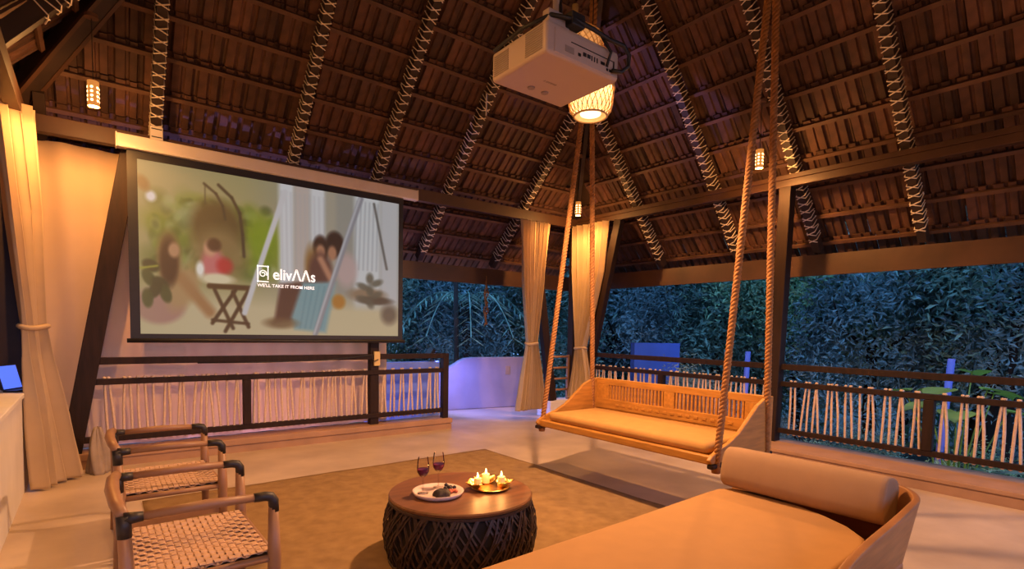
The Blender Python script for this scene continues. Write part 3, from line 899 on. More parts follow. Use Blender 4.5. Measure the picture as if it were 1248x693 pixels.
# ------------------------------------------------------------------ hanging swing
def twist(mb, p0, p1, R, pitch, r=None):
    p0, p1 = Vector(p0), Vector(p1); d = p1 - p0; L = d.length; d.normalize()
    a = d.orthogonal().normalized(); b = d.cross(a); n = int(L / pitch * 7) + 2
    for k in range(3):
        pts = []
        for i in range(n + 1):
            s = L * i / n; t = 2 * PI * (s / pitch + k / 3)
            pts.append(p0 + d * s + (a * math.cos(t) + b * math.sin(t)) * R * .5)
        mb.tube(pts, R * .56, 6)


SW = empty('swing_bench', (3.98, 3.11, 0.50), 'carved teak swing bench hanging on thick twisted ropes', 'swing')
o = SW.location
Y0, Y1 = 2.17, 4.05
XF, XB = 3.58, 4.40
ZS = 0.50
MB(o).box(XF, XB, Y0, Y1, ZS, ZS + .045).build('seat_board', M_teak, SW, bevel=.008)
MB(o).box(XF - .02, XF + .03, Y0 - .03, Y1 + .03, ZS - .012, ZS + .055).build('front_rail', M_teak, SW, bevel=.012, segs=3)
cu = MB(o)
cu.box(XF + .035, XB - .09, Y0 + .05, Y1 - .05, ZS + .045, ZS + .135)
cu.build('seat_cushion', M_cush, SW, smooth=True, bevel=.042, segs=5)
# sides: sweeping profile, high at the back, horned at the front
sp = [(XF - .04, .0), (XF - .06, .03), (XF - .03, .06), (XF + .06, .10), (XF + .20, .135), (XF + .34, .20), (XF + .48, .30), (XF + .60, .39), (XF + .72, .44), (XB + .02, .452), (XB + .02, .0)]
for y, sg in ((Y0, -1), (Y1, 1)):
    MB(o).slab([(x_, y, ZS + z_) for x_, z_ in sp], (0, .035 * sg, 0)).build('side_panel', M_teakx, SW, bevel=.008)
    MB(o).box(XF - .05, XB + .02, y + (0 if sg > 0 else -.05), y + (.05 if sg > 0 else 0), ZS - .035, ZS + .0).build('rope_shoe', M_dark, SW, bevel=.01)
# back: posts, top rail, lower board, slats
MB(o).box(XB - .03, XB + .01, Y0, Y1, ZS + .385, ZS + .452).build('top_rail', M_teak, SW, bevel=.006)
MB(o).box(XB - .03, XB + .01, Y0, Y1, ZS + .04, ZS + .13).build('back_board', M_teak, SW, bevel=.004)
MB(o).box(XB - .035, XB + .005, Y0, Y1, ZS + .13, ZS + .235).build('back_board', M_teak, SW, bevel=.004)
for yc, wd in ((Y0 + .09, .18), ((Y0 + Y1) / 2, .12), (Y1 - .09, .18)):
    MB(o).box(XB - .033, XB + .005, yc - wd / 2, yc + wd / 2, ZS + .235, ZS + .386).build('back_stile', M_teakx, SW, bevel=.003)
for ya, yb in ((Y0 + .18, (Y0 + Y1) / 2 - .06), ((Y0 + Y1) / 2 + .06, Y1 - .18)):
    n = 17
    for k in range(n):
        yc = ya + (yb - ya) * (k + .5) / n
        MB(o).box(XB - .027, XB - .003, yc - .010, yc + .010, ZS + .233, ZS + .388).build('slat', M_teak, SW)
# raised carved beads on the lower board
for k in range(16):
    yc = Y0 + .3 + k * .085
    MB(o).box(XB - .041, XB - .034, yc - .022, yc + .022, ZS + .170, ZS + .196).build('carved_bead', M_teak, SW, bevel=.003)
KN = [V(4.00, 2.07, 4.55), V(4.00, 3.90, 4.35)]
for kn, y, sg in ((KN[0], Y0 - .03, -1), (KN[1], Y1 + .03, 1)):
    for x_, zz in ((XF + .03, ZS - .03), (XB - .05, ZS - .03)):
        mb = MB(o); twist(mb, (x_, y, zz), kn, .027, .095); rp_ = mb.build('rope', M_rope, SW, smooth=True)
        MB(o).lathe([(.001, -.03), (.03, -.025), (.036, 0), (.03, .025), (.001, .03)], (x_, y, ZS - .045), 12).build('rope_knot', M_rope, rp_, smooth=True)
    mb = MB(o); twist(mb, kn - V(0, 0, .15), (4.0, kn.y - .04, 6.49), .040, .16); mb.build('rope_bundle', M_rope, SW, smooth=True)

# ------------------------------------------------------------------ rug, coffee table and what stands on it
def rugf(a, b):
    x = 0.29 + 3.45 * a; y = 1.35 + 3.87 * b
    x += .012 * noise.noise(V(a * 3, b * 6, 1)) + (.03 * (1 - b) if a > .5 else 0)
    y += .012 * noise.noise(V(a * 6, b * 3, 5)) + .06 * (a - .4)
    return V(x, y, .007 + .003 * noise.noise(V(x * 3, y * 3, 0)))


MB((2.0, 3.28, 0)).grid(rugf, 60, 60).build('jute_rug', M_rug, smooth=True, solid=.008, label='large tan ribbed jute rug under the coffee table', cat='rug')

TC = V(1.845, 2.85, 0)
CT = empty('coffee_table', TC, 'round coffee table with a walnut top and dark woven base', 'table')
TH = 0.42
MB().lathe([(.001, TH - .028), (.44, TH - .028), (.452, TH - .022), (.455, TH - .008), (.448, TH), (.001, TH)], n=72).build('table_top', M_ttop, CT, smooth=False)
def rb(z): return .425 + .058 * math.sin(PI * min(1, max(0, (z + .03) / .46)))
MB().lathe([(.001, .012)] + [(rb(z) - .022, z) for z in np.linspace(.012, .39, 8)] + [(.001, .39)], n=48).build('inner_drum', M_core, CT)
mb = MB()
NS = 92
for sg in (1, -1):
    for k in range(NS):
        a0 = 2 * PI * k / NS + random.uniform(-.03, .03); dr = .004 * sg
        tw = .46 + random.uniform(-.14, .14)
        pv_, rows_ = [], 9
        for i in range(rows_):
            z = .012 + (.392 - .012) * i / (rows_ - 1); a = a0 + sg * tw * (i / (rows_ - 1))
            r_ = rb(z) + dr + .005 * math.sin(PI * i + k)
            wa = .0062 / r_
            pv_ += [(r_ * math.cos(a - wa), r_ * math.sin(a - wa), z), (r_ * math.cos(a + wa), r_ * math.sin(a + wa), z)]
        mb.add(pv_, [(2 * i, 2 * i + 1, 2 * i + 3, 2 * i + 2) for i in range(rows_ - 1)])
for z, r_ in ((.02, .012), (.385, .012)):
    mb.tube([(rb(z) * math.cos(2 * PI * k / 60), rb(z) * math.sin(2 * PI * k / 60), z) for k in range(60)], r_, 6, closed=True)
mb.build('woven_base', M_wick, CT, solid=.004, kind='stuff')

# stoneware plate
PC = V(1.683, 2.862, TH)
PL = MB(PC).lathe([(.001, .004), (.10, .003), (.12, .0), (.145, .004), (.160, .028), (.156, .030), (.142, .012), (.001, .012)], PC, 48)
PL.build('serving_plate', M_plate, smooth=True, label='round pinkish stoneware plate on the coffee table', cat='plate')
PZ = TH + .012
bc = V(1.675, 2.80, PZ)
mb = MB(bc)
def bunf(a, b):
    th = 2 * PI * a; ph = PI / 2 * b
    r_ = .054 * (1 + .10 * math.cos(5 * th)) * math.cos(ph) ** .7
    return bc + V(r_ * math.cos(th), r_ * math.sin(th), .040 * math.sin(ph) - .010 * max(0, b - .75) * 4 * .6)
mb.grid(bunf, 40, 12).build('chocolate_bun', M_bun, smooth=True, label='dark fluted chocolate bun on the plate', cat='bun')
for k, (dx, dy) in enumerate(((.055, .03), (.078, .012), (.07, .045), (.095, .03), (.088, .055), (.112, .012))):
    p = PC + V(dx + .012, dy - .005, .0245 if k != 2 else .038); rr_ = .0125
    mb = MB(p).lathe([(rr_ * math.sin(PI * i / 8) + .0001, -rr_ * math.cos(PI * i / 8)) for i in range(9)], p, 12)
    mb.build('blackberry', M_berry, smooth=True, label='small dark berry in the little heap at the plate\'s right rim', cat='berry', group='berries on the plate')
for k, (dx, dy) in enumerate(((.045, -.055), (.066, -.045), (.058, -.028), (.080, -.062), (.084, -.038))):
    p = PC + V(dx + .012, dy, .022); rr_ = .0115
    mb = MB(p).lathe([(rr_ * 1.1 * math.sin(PI * i / 8) + .0001, -rr_ * .85 * math.cos(PI * i / 8)) for i in range(9)], p, 12)
    mb.build('red_fruit', M_nut, smooth=True, label='small reddish fruit in front of the dark berries on the plate', cat='fruit', group='red fruit on the plate')


def wineglass(c, label):
    root = empty('wine_glass', c, label, 'glass', 'wine glasses on the plate')
    g = [(.001, .0), (.033, .0), (.034, .002), (.006, .006), (.0035, .015), (.0035, .095), (.006, .100), (.022, .112), (.036, .135), (.0385, .16), (.036, .19), (.031, .225)]
    MB().lathe(g, n=32).build('bowl_and_stem', M_glass, root, smooth=True)
    MB().lathe([(.001, .1085), (.0208, .1146), (.0345, .1365), (.0366, .154), (.001, .154)], n=32).build('wine', M_wine, root, smooth=False)
    return root


wineglass((1.60, 2.905, PZ), 'nearer left of two stemmed glasses of red wine on the plate')
wineglass((1.745, 2.965, PZ), 'further right of two stemmed glasses of red wine on the plate')

# leaf-shaped candle holder
HC = V(2.03, 2.79, TH)
CH = empty('candle_holder', HC, 'golden leaf-shaped candle holder with petals on the coffee table', 'candle holder')
mb = MB().lathe([(.001, .004), (.09, .004), (.125, .012), (.128, .016), (.09, .009), (.001, .009)], n=40)
tray_o = mb.build('tray', M_gold, CH, smooth=True)
CP = [(-.085, .02), (.02, .075), (.065, -.035)]
def petal(c, ang, L, W, lift):
    def fn(a, b):
        wv = W * math.sin(PI * min(.999, max(.04, b)) ** .8) * (a - .5) * 2
        s = L * b
        p = V(s, wv, .012 + lift * b * b + .02 * (2 * a - 1) ** 2 * math.sin(PI * b))
        return Matrix.Rotation(ang, 3, 'Z') @ p + V(c[0], c[1], 0)
    return MB().grid(fn, 8, 10)
for i, c in enumerate(CP):
    for k in range(3):
        ang = math.atan2(c[1], c[0]) + (k - 1) * 1.25
        off = (c[0] + .012 * math.cos(ang), c[1] + .012 * math.sin(ang))
        petal(off, ang, .070, .042, .045).build('petal', M_gold, tray_o, smooth=True, solid=.002)
for i, c in enumerate(CP):
    p = HC + V(c[0], c[1], .0145)
    lab = ('leftmost lit pillar candle in the golden holder', 'middle lit pillar candle standing furthest back in the golden holder', 'rightmost lit pillar candle in the golden holder')[i]
    root = empty('pillar_candle', p, lab, 'candle', 'lit candles on the coffee table')
    MB().lathe([(.001, 0), (.024, 0), (.025, .004), (.025, .060), (.021, .063), (.012, .058), (.001, .057)], n=24).build('wax', M_wax, root, smooth=True)
    MB().tube([(0, 0, .057), (0, .001, .068)], .0012, 5).build('wick', M_black, root)
    MB().lathe([(.0005, .064), (.0045, .069), (.006, .076), (.004, .086), (.0005, .098)], n=12).build('flame', E_flame, root, smooth=True)
    light('flame_light', 'POINT', p + V(0, 0, .105), 1.0, AMBER, root, r=.012)

# ------------------------------------------------------------------ woven armchairs
def make_chair():
    root = empty('woven_armchair', (0, 0, 0))
    HW, XF_, XB_, AZ = .355, .275, -.275, .68
    for y in (-HW, HW):
        MB().tube([(XF_, y, 0), (XF_, y, .40), (XF_ - .003, y, .63)], [.022, .030, .022], 12).build('front_leg', M_chair, root, smooth=True)
        MB().tube([(XB_ - .02, y, 0), (XB_, y, .40), (XB_ - .01, y, .66)], [.022, .029, .022], 12).build('back_leg', M_chair, root, smooth=True)
        arm = MB().tube([(XB_ + .05, y, AZ), (0, y, AZ + .006), (XF_ - .07, y, AZ)], [.017, .022, .018], 12).build('arm_rest', M_chair, root, smooth=True)
        MB().tube([(XF_ - .085, y, AZ), (XF_ - .04, y, AZ), (XF_ - .015, y, AZ - .006), (XF_ - .003, y, AZ - .025), (XF_ - .001, y, AZ - .075)], [.021, .022, .023, .0235, .0225], 12).build('leather_elbow', M_leather, arm, smooth=True, label='black leather sleeve at the arm corner')
        mb = MB().tube([(XB_ + .055, y, AZ), (XB_ - .01, y, AZ)], [.020, .026], 12)
        mb.tube([(XB_ - .008, y, AZ - .075), (XB_ - .01, y, AZ + .012)], .026, 12)
        mb.build('leather_joint', M_leather, arm, smooth=True, label='black leather sleeve where arm meets back')
        MB().tube([(XB_, y, .39), (XF_, y, .39)], .017, 10).build('seat_rail', M_chair, root, smooth=True)
        MB().beam((XB_, y, .22), (XF_, y, .235), .016, .032).build('stretcher', M_chair, root)
    for x in (XB_ + .01, XF_ - .005):
        MB().tube([(x, -HW, .395), (x, HW, .395)], .018, 10).build('seat_rail', M_chair, root, smooth=True)
    MB().tube([(XB_ - .012, -HW, AZ + .015), (XB_ - .03, -HW * .6, AZ + .028), (XB_ - .038, 0, AZ + .032), (XB_ - .03, HW * .6, AZ + .028), (XB_ - .012, HW, AZ + .015)], [.022, .026, .028, .026, .022], 12).build('back_rail', M_chair, root, smooth=True)
    # woven seat: over-under straps
    nx, ny = 18, 20
    x0, x1, y0, y1 = XB_ + .02, XF_ - .012, -HW + .02, HW - .02
    dx, dy = (x1 - x0) / nx, (y1 - y0) / ny
    mb = MB(); A = .0045; zc = .417
    def strip(fixed, n, d0, step, half, par, alongx):
        vs = []
        pts = [(-.5, 0)] + [(k, (1 if (k + par) % 2 else -1)) for k in range(n)] + [(n - .5, 0)]
        for k, s in pts:
            for kk in ((k - .24, k + .24) if s else (k,)):
                t = d0 + (kk + .5) * step
                sag = -.012 * math.sin(PI * (t - d0) / (n * step))
                for e in (-half, half):
                    vs.append((t, fixed + e, zc + A * s + sag) if alongx else (fixed + e, t, zc + A * s + sag))
        m_ = len(vs) // 2
        mb.add(vs, [(2 * i, 2 * i + 1, 2 * i + 3, 2 * i + 2) for i in range(m_ - 1)])
    for j in range(ny): strip(y0 + (j + .5) * dy, nx, x0, dx, dy * .43, j, True)
    for i in range(nx): strip(x0 + (i + .5) * dx, ny, y0, dy, dx * .43, i + 1, False)
    mb.build('woven_seat', M_weave, root, solid=.003, kind='stuff')
    MB().box(x0, x1, y0, y1, .385, .395).build('seat_underside', M_under, root)
    return root


ch = make_chair()
ch.location = (0.365, 2.91, 0.0)
tag(ch, 'wooden armchair with woven cord seat, nearest to the viewer', 'chair', 'woven armchairs by the rug')
c2 = copy_tree(ch); c2.location = (0.385, 4.27, 0.0)
tag(c2, 'wooden armchair with woven cord seat, further chair towards the screen', 'chair', 'woven armchairs by the rug')

# ------------------------------------------------------------------ daybed
DB = empty('daybed', (2.0, 1.42, 0), 'low tan upholstered daybed with a curved wooden shell', 'daybed')
o = DB.location
out = [(0.55, .93), (0.55, 1.87), (1.29, 1.875), (2.3, 1.91), (3.15, 1.95), (3.30, 1.95), (3.40, 1.90), (3.445, 1.76), (3.43, 1.55), (3.35, 1.30), (3.25, 1.12), (3.14, 1.01), (2.98, .95), (2.5, .93)]
MB(o).prism(out, .27, .42).build('mattress', M_bed, DB, smooth=True, bevel=.035, segs=4)
base = [(0.50, .90), (0.50, 1.92), (3.2, 1.99), (3.50, 2.02), (3.57, 1.9), (3.57, 1.05), (3.5, .96), (3.35, .90)]
MB(o).prism(base, .17, .27).build('wooden_base', M_shell, DB, bevel=.012)
for x_, y_ in ((.62, .98), (.62, 1.82), (3.42, .99), (3.42, 1.88)):
    MB(o).tube([(x_, y_, 0), (x_, y_, .18)], [.022, .032], 10).build('leg', M_shell, DB, smooth=True)
# shell: curved panel behind the bolster, wrapping round the near side
path = [(3.62, 2.00, .55), (3.63, 1.7, .60), (3.63, 1.3, .62), (3.61, 1.10, .62), (3.56, .98, .615), (3.44, .905, .605), (3.25, .885, .595), (2.95, .865, .585), (2.6, .85, .57), (2.35, .84, .54), (2.15, .84, .46), (2.02, .84, .34)]
def sm_path(t):
    f = t * (len(path) - 1); i = min(len(path) - 2, int(f)); q = f - i
    p = [Vector(path[max(0, min(len(path) - 1, i + k))]) for k in (-1, 0, 1, 2)]
    return 0.5 * ((2 * p[1]) + (-p[0] + p[2]) * q + (2 * p[0] - 5 * p[1] + 4 * p[2] - p[3]) * q * q + (-p[0] + 3 * p[1] - 3 * p[2] + p[3]) * q ** 3)
def shellf(a, b):
    p = sm_path(a); q = sm_path(min(1, a + .01)) - sm_path(max(0, a - .01)); q.z = 0; q.normalize()
    outw = V(q.y, -q.x, 0) * -1
    if outw.dot(V(p.x - 2.4, p.y - 1.45, 0)) < 0: outw = -outw
    z = .18 + (p.z - .18) * b
    return V(p.x, p.y, 0) + outw * (.07 * (b - .7)) + V(0, 0, z)
MB(o).grid(shellf, 60, 8).build('shell_panel', M_shell, DB, smooth=True, solid=.035, bevel=.006)
bo = V(3.43, 1.47, .42)
BO = MB(bo)
rp = []
for k in range(24):
    a = 2 * PI * k / 24
    cs, sn = math.cos(a), math.sin(a)
    e = .62
    rp.append((math.copysign(abs(cs) ** e, cs) * .115, math.copysign(abs(sn) ** e, sn) * .135))
vs, fs = [], []
ys = [(-.47, .80), (-.478, .90), (-.47, .97), (-.44, 1.0), (-.2, 1.01), (0.1, 1.01), (.42, 1.0), (.455, .97), (.465, .9), (.455, .80)]
tilt = Matrix.Rotation(.22, 3, 'Y')
for y_, sc_ in ys:
    for x_, z_ in rp:
        p = tilt @ V(x_ * sc_, 0, z_ * sc_)
        vs.append(bo + V(p.x, y_ + (.02 if False else 0), p.z + .135))
n = len(rp)
for i in range(len(ys) - 1):
    for k in range(n): fs.append((i * n + k, i * n + (k + 1) % n, (i + 1) * n + (k + 1) % n, (i + 1) * n + k))
fs.append(tuple(range(n))); fs.append(tuple((len(ys) - 1) * n + k for k in range(n)))
BO.add(vs, fs)
BO.build('bolster', M_bol, smooth=True, label='long taupe bolster lying at the head of the daybed', cat='cushion')

# ------------------------------------------------------------------ small things at the left and on the rails
LP = empty('laptop', (-0.60, 6.20, 0.84), 'open laptop with a blue screen on the low wall', 'laptop')
o = LP.location
nv_ = V(.89, -.45, 0); b0, b1 = V(-0.615, 6.20, 0), V(-0.505, 6.42, 0)
MB(o).slab([b0 + V(0, 0, .842), b1 + V(0, 0, .842), b1 + nv_ * .10 + V(0, 0, .842), b0 + nv_ * .10 + V(0, 0, .842)], (0, 0, .014)).build('keyboard_half', M_black, LP)
MB(o).slab([b0 + V(0, 0, .856), b1 + V(0, 0, .856), b1 - nv_ * .05 + V(0, 0, 1.07), b0 - nv_ * .05 + V(0, 0, 1.07)], -nv_ * .010).build('display_half', M_black, LP)
q0, q1 = b0.lerp(b1, .05), b0.lerp(b1, .95)
MB(o).slab([q0 + nv_ * .001 + V(0, 0, .866), q1 + nv_ * .001 + V(0, 0, .866), q1 - nv_ * .046 + V(0, 0, 1.06), q0 - nv_ * .046 + V(0, 0, 1.06)], nv_ * .002).build('display_picture', E_lap, LP)

gb = V(0.02, 6.47, 0.0)
mb = MB(gb)
def bag(a, b):
    th = 2 * PI * a
    r_ = (.15 + .03 * math.sin(3 * th + 4 * b)) * (1 - .75 * b ** 2.2) + .012 * math.sin(9 * th + 5 * b)
    return gb + V(r_ * math.cos(th) * .6, r_ * math.sin(th) * .7, .44 * b + .008 * math.sin(5 * th))
mb.grid(bag, 48, 16).build('cloth_bundle', M_grey, smooth=True, solid=.004, label='gathered grey-brown cloth bundle behind the left curtain\'s foot', cat='cloth')

SO = empty('wall_socket', (2.985, 6.735, 0.96), 'yellowed power socket with a black plug on the post', 'socket')
o = SO.location
MB(o).box(2.945, 3.03, 6.700, 6.738, .945, 1.135).build('plate', M_yel, SO, bevel=.006)
MB(o).lathe([(.001, 0), (.018, 0), (.018, .03), (.001, .03)], (0, 0, 0), 14).build('plug', M_black, SO)
pg = SO.children[-1]; pg.rotation_euler = (PI / 2, 0, 0); pg.location = (.0, -.035, .07)
MB(o).tube([(2.985, 6.665, 1.03), (2.93, 6.66, 1.01), (2.90, 6.67, 1.04), (2.91, 6.69, 1.09), (2.80, 6.70, 1.075), (2.3, 6.70, 1.035), (1.6, 6.70, 1.025), (.9, 6.70, 1.03)], .008, 6).build('cable', M_black, SO, smooth=True)

JB = empty('junction_box', (0.56, 6.70, 3.30), 'small white slotted box above the left end of the screen casing', 'box')
o = JB.location
jh = MB(o).box(.505, .615, 6.66, 6.73, 3.30, 3.46).build('housing', M_case, JB, bevel=.006)
for z in (3.345, 3.425): MB(o).box(.515, .605, 6.657, 6.662, z, z + .010).build('slot', M_black, jh)

# rope tassel hanging from the eave
TS = empty('rope_tassel', (5.39, 7.62, 1.52), 'knotted rope tassel hanging from the eave over the opening', 'tassel')
mb = MB()
for k in range(3):
    pts = [(.02 * math.sin(i * .9 + k * 2.1) + .014 * (k - 1), .02 * math.cos(i * 1.1 + k * 2.1), .03 * k + i * .047) for i in range(16)]
    mb.tube(pts, .011, 6)
mb.tube([(0, 0, .70), (0, 0, .86)], .008, 6)
tc_ = mb.build('cord', M_rope, TS, smooth=True)
for z in (.04, .22, .40, .58):
    MB().lathe([(.001, -.025), (.028, -.015), (.032, 0), (.028, .015), (.001, .025)], (.01 * math.sin(z * 20), 0, z), 10).build('knot', M_rope, tc_, smooth=True)

# ------------------------------------------------------------------ outside
# white parapet by the opening
pd = V(6.75 - 4.78, 7.86 - 8.24, 0); pl = pd.length; pd.normalize()
prof_ = [(0, 0), (0, .56), (.03, .63), (.10, .69), (.22, .75), (.35, .82), (.46, .89), (.56, .93), (.70, .945), (pl, .945), (pl, 0)]
pw = MB((4.78, 8.24, 0)).slab([V(4.78, 8.24, 0) + pd * a + V(0, 0, z) for a, z in prof_], V(-pd.y, pd.x, 0) * .16)
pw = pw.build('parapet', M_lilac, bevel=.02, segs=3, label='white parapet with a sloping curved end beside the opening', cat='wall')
MB((4.78, 8.24, 0)).slab([V(4.78, 8.24, 0) + pd * a + V(0, 0, z) - V(-pd.y, pd.x, 0) * .012 for a, z in ((1.36, .62), (1.44, .62), (1.44, .78), (1.36, .78))], V(-pd.y, pd.x, 0) * .014).build('step_light', M_grille, pw)
MB((3.2, 7.55, 0)).box(3.2, 4.42, 7.50, 7.66, -.2, .93).build('low_wall', M_bluelit, bevel=.02, label='low blue-lit wall behind the railing right of the screen', cat='wall')


def leaf_cloud(n, rx, ry, rz, size, seed, clusters=26, hollow=.45):
    g = np.random.default_rng(seed)
    cc = g.normal(size=(clusters, 3)); cc /= np.linalg.norm(cc, axis=1)[:, None]
    cc *= (hollow + (1 - hollow) * g.random((clusters, 1))) * 0.8
    idx = g.integers(0, clusters, n)
    p = cc[idx] + g.normal(size=(n, 3)) * .14
    p *= np.array([rx, ry, rz])
    d = g.normal(size=(n, 3)); d[:, 2] = d[:, 2] * .5 - .25; d /= np.linalg.norm(d, axis=1)[:, None]
    e = np.cross(d, g.normal(size=(n, 3))); e /= np.linalg.norm(e, axis=1)[:, None]
    L = size * (0.6 + .8 * g.random((n, 1))); W = L * .30
    nn = np.cross(d, e) * L * .12
    v = np.stack([p - d * L * .5, p + e * W * .5 + nn, p + d * L * .5, p - e * W * .5 + nn], 1).reshape(-1, 3)
    k = np.arange(n)[:, None] * 4
    f = k + np.array([[0, 1, 2, 3]])
    me = bpy.data.meshes.new('foliage'); me.from_pydata(v.tolist(), [], f.tolist())
    return me


CROWN = []
for k in range(6):
    me = leaf_cloud(26000, 1, 1, 1, .052, 40 + k, 46)
    me.materials.append(M_leaf[k % 3]); CROWN.append(me)


def tree(name, x, y, h, rx, rz, kind, label, zb=-1.2, crown_z=None, group='trees in the garden'):
    root = empty(name, (x, y, zb), label, 'tree', group, rz=random.uniform(0, 6))
    cz = crown_z if crown_z is not None else h - rz * .8
    c = link(CROWN[kind], 'foliage', root, Matrix.Translation((0, 0, cz)) @ Matrix.Diagonal((rx, rx, rz, 1)), kind='stuff')
    mb = MB()
    lean = random.uniform(-.3, .3)
    mb.tube([(0, 0, 0), (.1 * lean, .05, cz * .5), (lean * .4, .1, cz), (lean * .6, .1, cz + rz * .6)], [.14, .11, .07, .02], 8)
    mb.build('trunk', M_bark, root, smooth=True)
    mb = MB()
    for b in range(7):
        a = b * 2.4 + random.random(); z0 = cz * .55 + random.random() * rz * .7
        r_ = rx * random.uniform(.6, .95)
        mb.tube([(0, 0, z0), (r_ * .4 * math.cos(a), r_ * .4 * math.sin(a), z0 + .3), (r_ * .75 * math.cos(a + .2), r_ * .75 * math.sin(a + .2), z0 + .75), (r_ * math.cos(a + .3), r_ * math.sin(a + .3), z0 + .9)], [.05, .035, .02, .006], 5)
    mb.build('branches', M_bark, root, smooth=True)
    return root


TREES = [  # x, y, height, crown radius, half height, kind, label
    (5.2, 12.6, 6.5, 2.2, 3.0, 0, 'dense teal tree seen right of the screen edge'),
    (7.6, 11.6, 6.0, 2.1, 2.9, 1, 'dense tree seen between the low wall and the left corner curtain'),
    (9.3, 10.2, 6.5, 2.3, 3.1, 0, 'tree behind the two corner curtains'),
    (10.6, 8.6, 6.0, 2.1, 3.0, 1, 'bluish tree just right of the corner curtains'),
    (12.0, 7.2, 6.2, 2.3, 3.1, 0, 'tree behind the swing bench between the rope pairs'),
    (12.2, 5.4, 6.4, 2.2, 3.1, 2, 'greenish tree left of the garden side post'),
    (12.0, 3.9, 6.0, 2.1, 3.0, 1, 'tree seen just right of the garden side post'),
    (12.4, 2.4, 6.4, 2.2, 3.1, 0, 'tree in the middle of the right opening'),
    (11.6, 0.9, 6.2, 2.2, 3.0, 1, 'tree near the right edge of the picture'),
    (12.8, -0.6, 6.2, 2.3, 3.0, 0, 'tree furthest right beyond the railing'),
]
for x, y, h, rx, rz, k, lb in TREES:
    tree('garden_tree', x, y, h, rx, rz, k, lb)
BACK = [(3.0, 15.5), (6.0, 15.8), (8.8, 14.8), (11.2, 13.2), (13.2, 11.3), (14.8, 9.2), (15.8, 7.0), (16.4, 4.6), (16.6, 2.2), (16.6, -.4), (16.4, -3)]
ORD = 'first second third fourth fifth sixth seventh eighth ninth tenth eleventh'.split()
for i, (x, y) in enumerate(BACK):
    tree('tall_tree', x, y, 9.5, 3.0, 5.6, (i * 5 + 3) % 6, 'tall dark tree in the garden back row, %s from the left' % ORD[i], group='tall trees of the back row', crown_z=4.6)
# thin bare trunk and shrubs
for x, y, zt, lb in ((6.15, 9.8, 3.4, 'thin dark trunk standing beyond the opening right of the screen'), (11.0, 1.75, 4.2, 'dark trunk right of the right opening\'s middle')):
    mb = MB((x, y, -1.2)); mb.tube([(x, y, -1.2), (x + .03, y, .8), (x - .02, y + .02, zt)], [.07, .055, .045], 9)
    mb.build('tree_trunk', M_bark, smooth=True, label=lb, cat='tree')
SHRUB = [(4.4, 9.6, .9, 2, 'round green shrub beside the low wall at the railing\'s end'), (5.6, 10.4, .9, 0, 'dark shrub behind the white parapet'), (7.4, 9.2, .9, 1, 'dark shrub behind the corner curtains'),
         (9.6, 6.6, .8, 0, 'shrub beyond the railing behind the swing'), (9.0, 4.6, .8, 1, 'shrub beyond the railing left of the garden post'),
         (7.75, 5.05, 1.14, 4, 'leafy shrub in front of the blue stand-in panel'),
         (8.8, 3.0, .75, 0, 'shrub beyond the railing right of the garden post'), (8.7, 1.5, .75, 2, 'shrub low beyond the railing at the right edge'), (9.2, 0.2, .8, 0, 'shrub beyond the railing furthest right')]
for i, (x, y, r_, k, lb) in enumerate(SHRUB):
    root = empty('garden_shrub', (x, y, -1.2), lb, 'shrub', 'shrubs in the garden')
    link(CROWN[(k + 3) % 6 if i % 2 and k < 3 else k], 'foliage', root, Matrix.Translation((0, 0, r_ * .9)) @ Matrix.Diagonal((r_, r_, r_ * .95, 1)), kind='stuff')
    mb = MB()
    for q in range(5):
        a = q * 1.3
        mb.tube([(0, 0, 0), (.3 * r_ * math.cos(a), .3 * r_ * math.sin(a), r_ * .7), (.6 * r_ * math.cos(a), .6 * r_ * math.sin(a), r_ * 1.3)], [.025, .018, .006], 5)
    mb.build('stems', M_bark, root)


# broad-leaved plant behind the garden railing, lit green
def broad_plant(x, y, zb, n, size, zl, label, m):
    root = empty('broad_leaf_plant', (x, y, zb), label, 'plant')
    for k in range(n):
        a = 2.4 * k + random.random(); t = random.uniform(.25, .75); up = zl * random.uniform(.75, 1.05)
        tip = V(t * math.cos(a) * .8, t * math.sin(a) * .8, up)
        stalk = MB().tube([(0, 0, 0), (tip.x * .4, tip.y * .4, up * .6), tuple(tip)], [.012, .010, .006], 5).build('stalk', m, root, smooth=True)
        rz_ = Matrix.Rotation(a, 3, 'Z')
        def fn(u_, v_):
            wv = size * .42 * math.sin(PI * min(.995, .06 + v_ * .94) ** .75) * (u_ - .5) * 2
            return tip + rz_ @ V(size * (v_ - .15), wv, -.25 * size * v_ * v_ + .12 * abs(2 * u_ - 1) * size * .5)
        MB().grid(fn, 6, 8).build('leaf', m, stalk, smooth=True)
    return root


broad_plant(8.05, 1.72, -1.2, 9, .40, 2.22, 'bright green broad-leaved plant rising behind the garden railing', M_bright)
broad_plant(7.65, 1.30, -1.2, 9, .36, 1.15, 'dark broad-leaved plant low beneath the railing at the right edge', M_leaf[0])
broad_plant(7.70, 0.85, -1.2, 9, .36, 1.2, 'dark broad-leaved plant lowest at the right edge under the railing', M_leaf[0])

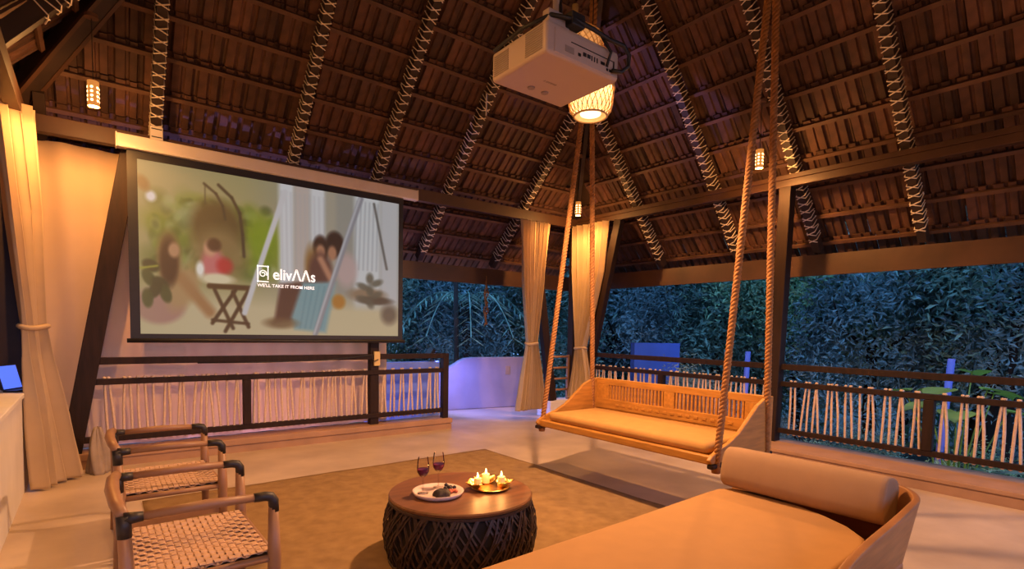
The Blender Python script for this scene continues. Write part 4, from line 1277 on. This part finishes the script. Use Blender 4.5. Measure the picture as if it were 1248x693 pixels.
# palm frond cluster high at the right
def palm(x, y, ht, label):
    PMT = empty('palm', (x, y, -1.2), label, 'palm')
    MB().tube([(0, 0, 0), (.05, 0, 2), (0, .05, ht)], [.13, .11, .10], 9).build('trunk', M_bark, PMT, smooth=True)
    for k in range(11):
        a = 2 * PI * k / 11 + .2
        ax = [V(r_ * math.cos(a), r_ * math.sin(a), ht + .5 * math.sin(r_ * 1.3) - .42 * r_ * r_) for r_ in np.linspace(0, 1.7, 14)]
        mb = MB(); mb.tube(ax, .012, 5)
        sd = V(-math.sin(a), math.cos(a), 0)
        for i in range(1, 14):
            for sg in (-1, 1):
                p = ax[i]; q = p + sd * (sg * .32) + V(.12 * math.cos(a), .12 * math.sin(a), -.22)
                mb.add([p, p.lerp(q, .4) + V(0, 0, .02) + V(math.cos(a), math.sin(a), 0) * .02, q, p.lerp(q, .4) - V(math.cos(a), math.sin(a), 0) * .03], [(0, 1, 2, 3)])
        mb.build('frond', M_leaf[0], PMT)


palm(11.4, 2.05, 4.6, 'palm with drooping fronds at the upper right')
palm(7.0, 10.7, 3.3, 'palm with drooping fronds between screen and left corner curtain')

# blue panel standing in for a blue-lit spot, and violet posts in the garden
MB((7.5, 6.1, -1.2)).slab([(7.55, 6.12, -1.2), (8.45, 5.82, -1.2), (8.45, 5.82, 1.27), (7.55, 6.12, 1.27)], (.04, .12, 0)).build('blue_light_panel', M_blue, label='blue panel standing in for the blue-lit spot glimpsed behind the swing', cat='wall')
for p0, p1, lb in (((9.30, 5.05, -1.2), (9.36, 5.02, 1.15), 'violet garden stake left of the right rope pair'), ((9.6, 2.28, -1.2), (9.75, 2.20, 1.16), 'violet garden stake right of the garden post')):
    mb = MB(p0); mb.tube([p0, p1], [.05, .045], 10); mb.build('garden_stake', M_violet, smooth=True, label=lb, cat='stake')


# garden floodlights (violet-blue) by the entrance, plus one added behind the canvas
def flood(loc, target, power, col, label, angle=130):
    root = empty('garden_floodlight', loc, label, 'lamp')
    MB().box(-.05, .05, -.05, .05, 0, .02).build('foot', M_black, root)
    MB().tube([(0, 0, .02), (0, 0, .10)], .012, 8).build('stem', M_black, root)
    d = (Vector(target) - Vector(loc)); d.normalize()
    h = MB(); c = V(0, 0, .14)
    h.beam(c - d * .05, c + d * .02, .14, .10); h.build('housing', M_black, root, bevel=.008)
    e = MB(); e.beam(c + d * .021, c + d * .024, .12, .08); e.build('lens', emit('flood_lens', col, 3), root)
    light('flood_beam', 'SPOT', Vector(loc) + c + d * .03, power, col, root, r=.05, target=target, angle=angle, blend=.7)
    return root


flood((4.30, 7.58, 0.93), (5.6, 7.85, -0.05), 260, (0.24, 0.24, 1.0), 'small violet floodlight on the end of the low wall', 96)
flood((5.2, 9.0, -1.2), (4.9, 7.2, 2.7), 170, (1.0, 0.62, 0.66), 'pinkish floodlight in the garden behind the white parapet', 110)
flood((3.5, 7.15, -1.2), (3.8, 7.6, 0.6), 40, (0.10, 0.18, 1.0), 'small blue floodlight in front of the low wall')
flood((1.4, 9.0, -1.2), (1.5, 7.0, 0.25), 1900, (0.42, 0.32, 1.0), 'added violet light outside, tinting the canvas sheet from behind', 84)  # added lamp, pushes lilac through the canvas
